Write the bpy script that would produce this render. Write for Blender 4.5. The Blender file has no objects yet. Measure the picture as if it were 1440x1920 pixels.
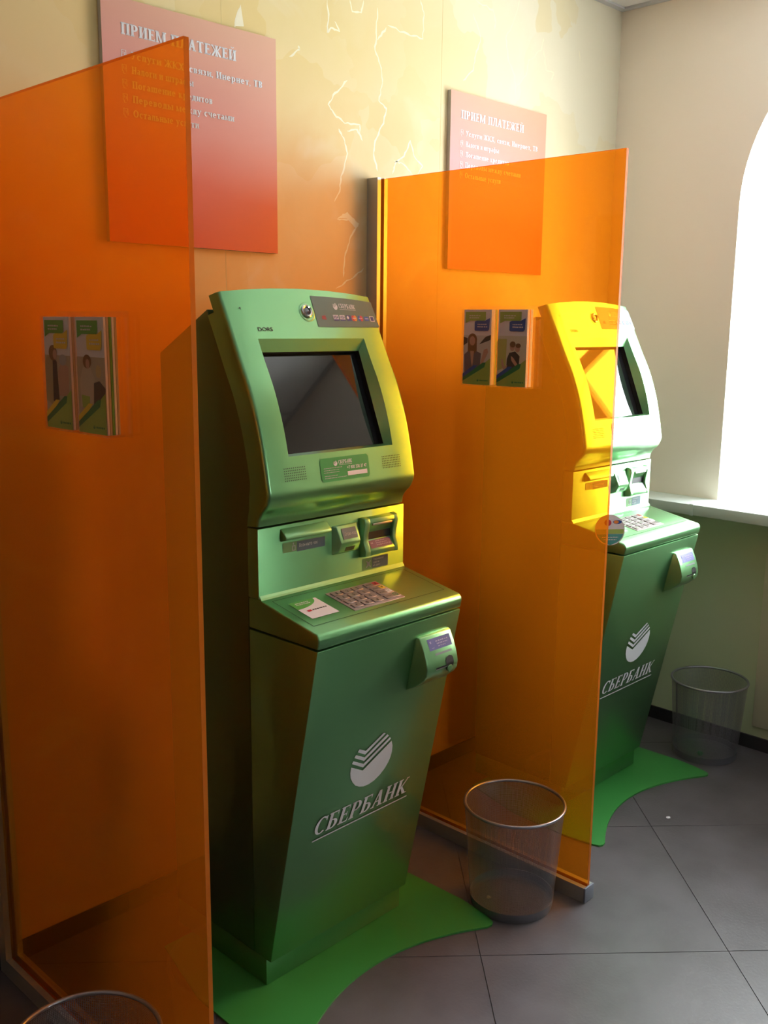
import bpy, bmesh, math, random
from math import sin, cos, pi, radians, sqrt
from mathutils import Vector, Matrix
random.seed(7)
scene = bpy.context.scene
COL = scene.collection

# ------------------------------------------------------------ camera
cam_d = bpy.data.cameras.new('camera')
cam = bpy.data.objects.new('camera', cam_d)
COL.objects.link(cam)
FW = Vector((0.70076369, 0.68841545, -0.18712141))
RT = Vector((0.70210322, -0.71200638, 0.00989866))
UP = Vector((0.12641724, 0.13831517, 0.98228692))
m = Matrix((RT, UP, -FW)).transposed().to_4x4()
m.translation = Vector((-1.3461, -2.2593, 1.62))
cam.matrix_world = m
cam_d.sensor_fit = 'VERTICAL'
cam_d.sensor_height = 36.0
cam_d.lens = 1841.45 * 36 / 1920
cam_d.clip_start = 0.02
scene.camera = cam

# ------------------------------------------------------------ light
world = bpy.data.worlds.new('overcast_sky')
scene.world = world
world.use_nodes = True
bg = world.node_tree.nodes['Background']
bg.inputs['Color'].default_value = (0.93, 0.97, 1.0, 1)
bg.inputs['Strength'].default_value = 20.0
scene.view_settings.view_transform = 'Standard'
scene.view_settings.look = 'None'
scene.view_settings.gamma = 1.0
scene.view_settings.use_curve_mapping = False
scene.view_settings.exposure = 0.45
CY = scene.cycles
CY.use_denoising = True
CY.max_bounces = 14
CY.diffuse_bounces = 6
CY.glossy_bounces = 5
CY.transparent_max_bounces = 24
CY.transmission_bounces = 8
CY.caustics_reflective = False
CY.caustics_refractive = False
CY.sample_clamp_indirect = 6.0

WX = 2.26        # right wall
CZ = 2.841       # ceiling
LX = -4.2        # left wall
FY = -8.2        # front wall (behind the camera)
WT = 0.62        # wall thickness
WINS = [(-0.54, -1.86)]     # y of the window jambs
SILL, SPR, WR = 0.962, 2.064, 0.66
FSILL = 1.70     # unseen front window, sill raised so its light comes from high up


def portal(y0, y1):
    l = bpy.data.lights.new('window_daylight', 'AREA')
    l.shape = 'RECTANGLE'
    l.size = abs(y1 - y0) + .1
    l.size_y = 1.95
    l.cycles.is_portal = True
    o = bpy.data.objects.new('window_daylight', l)
    COL.objects.link(o)
    o.location = (WX + WT + .06, (y0 + y1) / 2, 1.85)
    o.rotation_euler = (pi / 2, 0, pi / 2)
    return o


for a, b in WINS:
    portal(a, b)
FWIN = (2.0, .68)       # unseen arched window in the front wall, placed for its light; x of its jambs
pf = portal(0, 1.32)

pf.location = ((FWIN[0] + FWIN[1]) / 2, FY - WT - .06, 1.85)
pf.rotation_euler = (-pi / 2, 0, 0)

# ------------------------------------------------------------ materials


def M(name, col, rough=.5, metal=0., coat=0., coat_r=.05, spec=.5, emit=None):
    mt = bpy.data.materials.new(name)
    mt.use_nodes = True
    b = mt.node_tree.nodes['Principled BSDF']
    b.inputs['Base Color'].default_value = (*col, 1)
    b.inputs['Roughness'].default_value = rough
    b.inputs['Metallic'].default_value = metal
    b.inputs['Coat Weight'].default_value = coat
    b.inputs['Coat Roughness'].default_value = coat_r
    b.inputs['Specular IOR Level'].default_value = spec
    return mt


def nodes(mt):
    return mt.node_tree.nodes, mt.node_tree.links, mt.node_tree.nodes['Principled BSDF']


def mottle(mt, c1, c2, scale=6., bump=0., detail=6., obj=True, lo=.35, hi=.65):
    n, l, b = nodes(mt)
    tc = n.new('ShaderNodeTexCoord')
    t = n.new('ShaderNodeTexNoise')
    t.inputs['Scale'].default_value = scale
    t.inputs['Detail'].default_value = detail
    r = n.new('ShaderNodeValToRGB')
    r.color_ramp.elements[0].color = (*c1, 1)
    r.color_ramp.elements[1].color = (*c2, 1)
    r.color_ramp.elements[0].position = lo
    r.color_ramp.elements[1].position = hi
    l.new(tc.outputs['Object'], t.inputs['Vector'])
    l.new(t.outputs['Fac'], r.inputs['Fac'])
    l.new(r.outputs['Color'], b.inputs['Base Color'])
    if bump:
        t2 = n.new('ShaderNodeTexNoise')
        t2.inputs['Scale'].default_value = scale * 22
        bp = n.new('ShaderNodeBump')
        bp.inputs['Strength'].default_value = bump
        bp.inputs['Distance'].default_value = .002
        l.new(tc.outputs['Object'], t2.inputs['Vector'])
        l.new(t2.outputs['Fac'], bp.inputs['Height'])
        l.new(bp.outputs['Normal'], b.inputs['Normal'])
    return mt


def clear_mat(name, tint, scatter, scol, rough=.03, ior=1.45, refl=1.):
    """thin clear sheet: coloured straight-through light, a little scatter, fresnel reflection"""
    mt = bpy.data.materials.new(name)
    mt.use_nodes = True
    n, l = mt.node_tree.nodes, mt.node_tree.links
    n.clear()
    out = n.new('ShaderNodeOutputMaterial')
    tr = n.new('ShaderNodeBsdfTransparent')
    tr.inputs['Color'].default_value = (*tint, 1)
    tl = n.new('ShaderNodeBsdfTranslucent')
    tl.inputs['Color'].default_value = (*scol, 1)
    df = n.new('ShaderNodeBsdfDiffuse')
    df.inputs['Color'].default_value = (*scol, 1)
    ms = n.new('ShaderNodeMixShader')
    ms.inputs[0].default_value = .5
    l.new(tl.outputs[0], ms.inputs[1])
    l.new(df.outputs[0], ms.inputs[2])
    m1 = n.new('ShaderNodeMixShader')
    m1.inputs[0].default_value = scatter
    l.new(tr.outputs[0], m1.inputs[1])
    l.new(ms.outputs[0], m1.inputs[2])
    gl = n.new('ShaderNodeBsdfGlossy')
    gl.inputs['Roughness'].default_value = rough
    # Schlick's fresnel from the angle of view, the same for both sides of a face
    lw = n.new('ShaderNodeLayerWeight')
    lw.inputs['Blend'].default_value = .5
    pw = n.new('ShaderNodeMath')
    pw.operation = 'POWER'
    pw.inputs[1].default_value = 5
    l.new(lw.outputs['Facing'], pw.inputs[0])
    f0 = ((ior - 1) / (ior + 1)) ** 2
    mu = n.new('ShaderNodeMath')
    mu.operation = 'MULTIPLY_ADD'
    mu.inputs[1].default_value = (1 - f0) * refl
    mu.inputs[2].default_value = f0 * refl
    l.new(pw.outputs[0], mu.inputs[0])
    m2 = n.new('ShaderNodeMixShader')
    l.new(mu.outputs[0], m2.inputs[0])
    l.new(m1.outputs[0], m2.inputs[1])
    l.new(gl.outputs[0], m2.inputs[2])
    l.new(m2.outputs[0], out.inputs['Surface'])
    return mt


GREEN = M('green_metallic_paint', (.175, .42, .18), .36, .88, .5, .07)
CABM = M('green_paint_shaded', (.10, .20, .09), .4, .8, .4, .08)  # kiosk green darkened: the cabinet's shade is put into its colour
GREEN2 = M('green_metallic_paint_light', (.21, .46, .21), .34, .7, .4, .1)
PLATE = M('green_satin_plate', (.05, .30, .06), .42, .1)
BLACK = M('black_plastic', (.012, .012, .012), .5)
DARKSEAM = M('dark_seam', (.01, .02, .01), .8)
SCREEN = M('dark_screen_glass', (.012, .012, .014), .04, 0, .6, .02, .9)
GASKET = M('black_rubber', (.008, .008, .008), .6)
STEEL = M('brushed_steel', (.55, .52, .52), .38, .9)
STRIPM = M('grey_strip', (.20, .22, .22), .5)
KEYM = M('steel_key', (.34, .29, .29), .5, .5)
KPLATE = M('keypad_plate', (.42, .36, .36), .5, .5)
ALU = M('anodised_aluminium', (.50, .48, .46), .42, .75)
ALUCAP = M('grey_end_cap', (.22, .23, .28), .45, .2)
CHROME = M('chrome', (.8, .8, .8), .12, 1.)
WHITE = M('white_print', (.72, .74, .78), .5)
PAPER = M('white_paper', (.80, .78, .82), .55)
STICKG = M('green_sticker', (.03, .33, .07), .35)
STICKD = M('grey_green_sticker', (.10, .17, .14), .35)
STICKDD = M('slate_sticker', (.09, .14, .17), .4)
LABELG = M('pale_green_sticker', (.16, .33, .13), .4)
PURPLE = M('violet_sticker', (.10, .035, .16), .35)
INDIGO = M('indigo_sticker', (.075, .065, .27), .35)
INK = M('pale_ink', (.42, .46, .45), .6)
INKV = M('lilac_ink', (.34, .28, .50), .6)
BINK = M('black_print', (.02, .02, .025), .5)
REDP = M('red_print', (.55, .03, .06), .45)
ORANGEP = M('orange_print', (.80, .25, .03), .45)
YELLOWP = M('yellow_print', (.85, .62, .06), .45)
BLUEP = M('blue_print', (.03, .10, .42), .45)
NAVYP = M('navy_print', (.03, .04, .20), .45)
GREENP = M('bright_green_print', (.10, .42, .08), .45)
DGREENP = M('dark_green_print', (.02, .22, .08), .45)
LIMEP = M('lime_print', (.34, .50, .10), .45)
TEALP = M('teal_print', (.06, .33, .32), .45)
SKINP = M('skin_print', (.55, .33, .24), .5)
HAIRP = M('brown_hair_print', (.22, .11, .05), .5)
GREYP = M('grey_photo_print', (.42, .42, .44), .5)
BEIGEP = M('beige_photo_print', (.50, .42, .30), .5)
DARKP = M('dark_photo_print', (.06, .05, .06), .5)
RIMM = M('grey_rim_metal', (.33, .32, .36), .33, .8)
BASEM = M('bin_base_metal', (.20, .20, .23), .42, .6)
WALLW = M('white_wall_paint', (.80, .78, .72), .7)
SILLM = M('white_plastic_sill', (.66, .73, .70), .4)
FRAMEM = M('white_window_frame', (.82, .82, .82), .4)
CEILM = M('white_ceiling_tile', (.80, .80, .80), .8)
TBAR = M('white_ceiling_grid', (.58, .58, .60), .5)
BOARD_EDGE = M('board_edge', (.50, .47, .45), .6)
TILEM = M('dark_floor_tile', (.13, .12, .125), .42)
mottle(TILEM, (.095, .083, .09), (.132, .118, .13), 5., .25)
GROUT = M('tile_grout', (.10, .09, .095), .8)
BBM = M('dark_baseboard_tile', (.035, .032, .035), .4)
WR_UP = M('cream_wall_paint', (.90, .81, .68), .7)
WR_LO = M('pale_green_wall_paint', (.42, .50, .25), .65)
mottle(WR_LO, (.66, .77, .47), (.72, .77, .50), 1.6, .15, 3)
CREAMPANEL = M('cream_panel', (.72, .72, .50), .6)
EDGE = clear_mat('glass_edge', (1., .30, .03), .75, (1., .33, .04), .1, 1.4)
GLASS = clear_mat('orange_glass', (1., .575, .14), .12, (1., .40, .035), .02, 1.5, .8)
CLEAR = clear_mat('clear_acrylic', (.98, .97, .97), .015, (.9, .85, .85), .04, 1.45, .6)
PANE = clear_mat('window_glass', (.97, .99, .98), .0, (.9, .9, .9), .0, 1.45, 1.)

# side/edge of the posters' print
def poster_mat():
    mt = M('poster_print', (.7, .35, .3), .5)
    n, l, b = nodes(mt)
    tc = n.new('ShaderNodeTexCoord')
    sp = n.new('ShaderNodeSeparateXYZ')
    l.new(tc.outputs['Object'], sp.inputs[0])
    rz = n.new('ShaderNodeValToRGB')      # along the height at the left side
    e = rz.color_ramp.elements
    e[0].position = 0.0
    e[0].color = (.60, .06, .035, 1)
    e[1].position = 1.0
    e[1].color = (.62, .32, .23, 1)
    for p_, c in ((.28, (.60, .12, .10)), (.62, (.62, .24, .24))):
        q = e.new(p_)
        q.color = (*c, 1)
    rr = n.new('ShaderNodeValToRGB')      # the right side
    e = rr.color_ramp.elements
    e[0].color = (.60, .10, .03, 1)
    e[1].color = (.66, .36, .24, 1)
    for p_, c in ((.25, (.62, .12, .05)), (.50, (.62, .26, .20))):
        q = e.new(p_)
        q.color = (*c, 1)
    mz = n.new('ShaderNodeMath')
    mz.operation = 'DIVIDE'
    mz.inputs[1].default_value = .57
    nz = n.new('ShaderNodeTexNoise')
    nz.inputs['Scale'].default_value = 2.2
    l.new(tc.outputs['Object'], nz.inputs['Vector'])
    ad = n.new('ShaderNodeMath')
    ad.operation = 'MULTIPLY_ADD'
    ad.inputs[1].default_value = .35
    l.new(nz.outputs['Fac'], ad.inputs[0])
    l.new(sp.outputs['Z'], mz.inputs[0])
    sb = n.new('ShaderNodeMath')
    sb.operation = 'SUBTRACT'
    sb.inputs[1].default_value = .175
    l.new(mz.outputs[0], sb.inputs[0])
    l.new(sb.outputs[0], ad.inputs[2])
    l.new(ad.outputs[0], rz.inputs['Fac'])
    l.new(ad.outputs[0], rr.inputs['Fac'])
    mx_ = n.new('ShaderNodeMath')
    mx_.operation = 'DIVIDE'
    mx_.inputs[1].default_value = .533
    l.new(sp.outputs['X'], mx_.inputs[0])
    mix = n.new('ShaderNodeMixRGB')
    l.new(mx_.outputs[0], mix.inputs[0])
    l.new(rz.outputs['Color'], mix.inputs[1])
    l.new(rr.outputs['Color'], mix.inputs[2])
    l.new(mix.outputs[0], b.inputs['Base Color'])
    return mt


POSTER = poster_mat()


def mural_mat():
    mt = M('marbled_yellow_mural', (.8, .65, .3), .62)
    n, l, b = nodes(mt)
    tc = n.new('ShaderNodeTexCoord')
    sp = n.new('ShaderNodeSeparateXYZ')
    l.new(tc.outputs['Object'], sp.inputs[0])
    n1 = n.new('ShaderNodeTexNoise')
    n1.inputs['Scale'].default_value = 1.5
    n1.inputs['Detail'].default_value = 5
    n1.inputs['Distortion'].default_value = .8
    l.new(tc.outputs['Object'], n1.inputs['Vector'])
    # height ramp: orange low, yellow high
    mr = n.new('ShaderNodeMapRange')
    mr.inputs['From Min'].default_value = 1.62
    mr.inputs['From Max'].default_value = 2.75
    l.new(sp.outputs['Z'], mr.inputs['Value'])
    ad = n.new('ShaderNodeMath')
    ad.operation = 'MULTIPLY_ADD'
    ad.inputs[1].default_value = .9
    l.new(n1.outputs['Fac'], ad.inputs[0])
    l.new(mr.outputs[0], ad.inputs[2])
    sb = n.new('ShaderNodeMath')
    sb.operation = 'SUBTRACT'
    sb.inputs[1].default_value = .45
    l.new(ad.outputs[0], sb.inputs[0])
    r = n.new('ShaderNodeValToRGB')
    e = r.color_ramp.elements
    e[0].position = 0
    e[0].color = (.70, .38, .12, 1)
    e[1].position = 1
    e[1].color = (.72, .61, .37, 1)
    for p_, c in ((.3, (.70, .46, .20)), (.55, (.72, .56, .30)), (.75, (.71, .56, .27))):
        q = e.new(p_)
        q.color = (*c, 1)
    l.new(sb.outputs[0], r.inputs['Fac'])
    # cream towards the corner
    mr2 = n.new('ShaderNodeMapRange')
    mr2.inputs['From Min'].default_value = .75
    mr2.inputs['From Max'].default_value = 2.0
    l.new(sp.outputs['X'], mr2.inputs['Value'])
    mix = n.new('ShaderNodeMixRGB')
    mix.inputs[2].default_value = (.74, .69, .56, 1)
    l.new(mr2.outputs[0], mix.inputs[0])
    l.new(r.outputs['Color'], mix.inputs[1])
    # pale clouds
    n2 = n.new('ShaderNodeTexNoise')
    n2.inputs['Scale'].default_value = 3.3
    n2.inputs['Detail'].default_value = 3
    n2.inputs['Distortion'].default_value = 1.2
    l.new(tc.outputs['Object'], n2.inputs['Vector'])
    r2 = n.new('ShaderNodeValToRGB')
    r2.color_ramp.elements[0].position = .55
    r2.color_ramp.elements[1].position = .78
    r2.color_ramp.elements[0].color = (0, 0, 0, 1)
    r2.color_ramp.elements[1].color = (.55, .55, .55, 1)
    l.new(n2.outputs['Fac'], r2.inputs['Fac'])
    mix2 = n.new('ShaderNodeMixRGB')
    mix2.inputs[2].default_value = (.74, .69, .56, 1)
    l.new(r2.outputs['Color'], mix2.inputs[0])
    l.new(mix.outputs[0], mix2.inputs[1])
    # faint darker yellow facets
    vo = n.new('ShaderNodeTexVoronoi')
    vo.inputs['Scale'].default_value = 3.0
    nd = n.new('ShaderNodeTexNoise')
    nd.inputs['Scale'].default_value = 2.4
    nd.inputs['Detail'].default_value = 4
    l.new(tc.outputs['Object'], nd.inputs['Vector'])
    vm = n.new('ShaderNodeVectorMath')
    vm.operation = 'MULTIPLY_ADD'
    vm.inputs[1].default_value = (.9, .9, .9)
    l.new(nd.outputs['Color'], vm.inputs[0])
    l.new(tc.outputs['Object'], vm.inputs[2])
    l.new(vm.outputs[0], vo.inputs['Vector'])
    r3 = n.new('ShaderNodeValToRGB')
    r3.color_ramp.elements[0].color = (1, 1, 1, 1)
    r3.color_ramp.elements[1].color = (.95, .85, .58, 1)
    r3.color_ramp.elements[0].position = .25
    r3.color_ramp.elements[1].position = .85
    l.new(vo.outputs['Color'], r3.inputs['Fac'])
    mul = n.new('ShaderNodeMixRGB')
    mul.blend_type = 'MULTIPLY'
    mul.inputs[0].default_value = .6
    l.new(mix2.outputs[0], mul.inputs[1])
    l.new(r3.outputs['Color'], mul.inputs[2])
    l.new(mul.outputs[0], b.inputs['Base Color'])
    return mt


MURAL = mural_mat()
VEIN = M('pale_vein_print', (.80, .73, .53), .6)


def mesh_mat():
    """fine wire mesh: holes between the wires are open"""
    mt = M('wire_mesh', (.30, .29, .32), .4, .7)
    n, l, b = nodes(mt)
    out = n['Material Output']
    uv = n.new('ShaderNodeUVMap')
    sp = n.new('ShaderNodeSeparateXYZ')
    l.new(uv.outputs[0], sp.inputs[0])
    vals = []
    for ax in ('X', 'Y'):
        f = n.new('ShaderNodeMath')
        f.operation = 'FRACT'
        l.new(sp.outputs[ax], f.inputs[0])
        g = n.new('ShaderNodeMath')
        g.operation = 'LESS_THAN'
        g.inputs[1].default_value = .24
        l.new(f.outputs[0], g.inputs[0])
        vals.append(g)
    mx = n.new('ShaderNodeMath')
    mx.operation = 'MAXIMUM'
    l.new(vals[0].outputs[0], mx.inputs[0])
    l.new(vals[1].outputs[0], mx.inputs[1])
    tr = n.new('ShaderNodeBsdfTransparent')
    mix = n.new('ShaderNodeMixShader')
    l.new(mx.outputs[0], mix.inputs[0])
    l.new(tr.outputs[0], mix.inputs[1])
    l.new(b.outputs[0], mix.inputs[2])
    l.new(mix.outputs[0], out.inputs['Surface'])
    return mt


WIRE = mesh_mat()

# ------------------------------------------------------------ helpers


def obj(name, verts, faces, mat, parent=None, smooth=False, bevel=0, uvs=None, fmats=None, segs=2, auto=None):
    me = bpy.data.meshes.new(name)
    me.from_pydata([tuple(v) for v in verts], [], faces)
    mats = mat if isinstance(mat, (list, tuple)) else [mat]
    for q in mats:
        me.materials.append(q)
    if fmats:
        for i, k in enumerate(fmats):
            me.polygons[i].material_index = k
    if uvs:
        ul = me.uv_layers.new(name='UVMap')
        for lp in me.loops:
            ul.data[lp.index].uv = uvs[lp.vertex_index]
    bm = bmesh.new()
    bm.from_mesh(me)
    if bevel or smooth is False:
        bmesh.ops.recalc_face_normals(bm, faces=bm.faces)
    if bevel:
        ed = [e for e in bm.edges if len(e.link_faces) == 2 and e.calc_face_angle(0) > .6]
        if ed:
            bmesh.ops.bevel(bm, geom=ed, offset=bevel, segments=segs, affect='EDGES', profile=.5, clamp_overlap=True)
    bm.to_mesh(me)
    bm.free()
    if smooth or bevel:
        for p_ in me.polygons:
            p_.use_smooth = True
        me.set_sharp_from_angle(angle=auto if auto else radians(38))
    o = bpy.data.objects.new(name, me)
    COL.objects.link(o)
    if parent:
        o.parent = parent
    return o


def box_vf(x0, x1, y0, y1, z0, z1):
    v = [(x, y, z) for x in (x0, x1) for y in (y0, y1) for z in (z0, z1)]
    f = [(0, 1, 3, 2), (4, 6, 7, 5), (0, 4, 5, 1), (2, 3, 7, 6), (0, 2, 6, 4), (1, 5, 7, 3)]
    return v, f


def box(name, x0, x1, y0, y1, z0, z1, mat, parent=None, bevel=0, **k):
    v, f = box_vf(x0, x1, y0, y1, z0, z1)
    return obj(name, v, f, mat, parent, bevel=bevel, **k)


def boxes(name, lst, mat, parent=None, bevel=0):
    V, F = [], []
    for b_ in lst:
        v, f = box_vf(*b_)
        n0 = len(V)
        V += v
        F += [tuple(i + n0 for i in q) for q in f]
    return obj(name, V, F, mat, parent, bevel=bevel)


def prism_x(name, prof, x0, x1, mat, parent=None, bevel=0, segs=2, x0s=None, x1s=None):
    """extrude a (y,z) outline along x; x0s/x1s give a per-point x"""
    n = len(prof)
    x0s = x0s or [x0] * n
    x1s = x1s or [x1] * n
    V = [(x0s[i], prof[i][0], prof[i][1]) for i in range(n)] + [(x1s[i], prof[i][0], prof[i][1]) for i in range(n)]
    F = [tuple(range(n)), tuple(range(2 * n - 1, n - 1, -1))]
    F += [(i, i + n, (i + 1) % n + n, (i + 1) % n) for i in range(n)]
    return obj(name, V, F, mat, parent, bevel=bevel, segs=segs)


def prism_z(name, pts, z0, z1, mat, parent=None, bevel=0):
    n = len(pts)
    V = [(p_[0], p_[1], z0) for p_ in pts] + [(p_[0], p_[1], z1) for p_ in pts]
    F = [tuple(range(n - 1, -1, -1)), tuple(range(n, 2 * n))]
    F += [(i, (i + 1) % n, (i + 1) % n + n, i + n) for i in range(n)]
    return obj(name, V, F, mat, parent, bevel=bevel)


def lathe(name, prof, mat, parent=None, seg=64, closed=False, loc=(0, 0, 0), uvscale=None, smooth=True):
    V, F, U = [], [], []
    n = len(prof)
    cols = seg + (1 if uvscale else 0)
    for i in range(cols):
        a = 2 * pi * i / seg
        for j, (r, z) in enumerate(prof):
            V.append((loc[0] + r * cos(a), loc[1] + r * sin(a), loc[2] + z))
            if uvscale:
                U.append((i / seg * uvscale[0], j / (n - 1) * uvscale[1]))
    for i in range(seg):
        i2 = (i + 1) if uvscale else (i + 1) % seg
        for j in range(n if closed else n - 1):
            j2 = (j + 1) % n
            F.append((i * n + j, i2 * n + j, i2 * n + j2, i * n + j2))
    return obj(name, V, F, mat, parent, smooth=smooth, uvs=U or None)


def empty(name, label, cat, loc=(0, 0, 0), rz=0, group=None):
    o = bpy.data.objects.new(name, None)
    o.empty_display_size = .1
    COL.objects.link(o)
    o.location = loc
    o.rotation_euler = (0, 0, rz)
    tag(o, label, cat, group)
    return o


def tag(o, label, cat, group=None):
    o['label'] = label
    o['category'] = cat
    if group:
        o['group'] = group
    return o


def struct(o):
    o['kind'] = 'structure'
    return o


# ---- flat print: 2-D shapes laid on a surface given by fn(u, v, off) -> xyz


def join2d(polys):
    V, F = [], []
    for p_ in polys:
        n0 = len(V)
        V += [tuple(q) for q in p_]
        F.append(tuple(range(n0, n0 + len(p_))))
    return V, F


def lay(name, V2, F, fn, mat, parent, off=.0008):
    return obj(name, [fn(u, v, off) for u, v in V2], F, mat, parent, smooth=True)


def rect2(u0, u1, v0, v1, nu=1, nv=1):
    V, F = [], []
    for i in range(nu + 1):
        for j in range(nv + 1):
            V.append((u0 + (u1 - u0) * i / nu, v0 + (v1 - v0) * j / nv))
    for i in range(nu):
        for j in range(nv):
            a = i * (nv + 1) + j
            F.append((a, a + nv + 1, a + nv + 2, a + 1))
    return V, F


def merge(*vf):
    V, F = [], []
    for v, f in vf:
        n0 = len(V)
        V += v
        F += [tuple(i + n0 for i in q) for q in f]
    return V, F


def ell(cx, cy, rx, ry, n=24):
    return [(cx + rx * cos(2 * pi * i / n), cy + ry * sin(2 * pi * i / n)) for i in range(n)]


_tcache = {}


def text2(s, bold=0.0, shear=0.):
    key = (s, bold, shear)
    if key in _tcache:
        return _tcache[key]
    c = bpy.data.curves.new('t', 'FONT')
    c.body = s
    c.offset = bold
    c.shear = shear
    c.resolution_u = 3
    o = bpy.data.objects.new('t', c)
    COL.objects.link(o)
    dg = bpy.context.evaluated_depsgraph_get()
    dg.update()
    me = bpy.data.meshes.new_from_object(o.evaluated_get(dg))
    V = [(v.co.x, v.co.y) for v in me.vertices]
    F = [tuple(p_.vertices) for p_ in me.polygons]
    bpy.data.objects.remove(o)
    bpy.data.curves.remove(c)
    bpy.data.meshes.remove(me)
    _tcache[key] = (V, F)
    return V, F


CAPH = None


def text_fit(s, u0, u1, v0, cap, bold=.01, shear=0.):
    """text from u0 to u1, baseline v0, cap height cap"""
    global CAPH
    if CAPH is None:
        hv, _ = text2('H', 0)
        CAPH = max(q[1] for q in hv)
    V, F = text2(s, bold, shear)
    a = min(q[0] for q in V)
    b = max(q[0] for q in V)
    return [(u0 + (q[0] - a) / (b - a) * (u1 - u0), v0 + q[1] / CAPH * cap) for q in V], F


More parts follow.
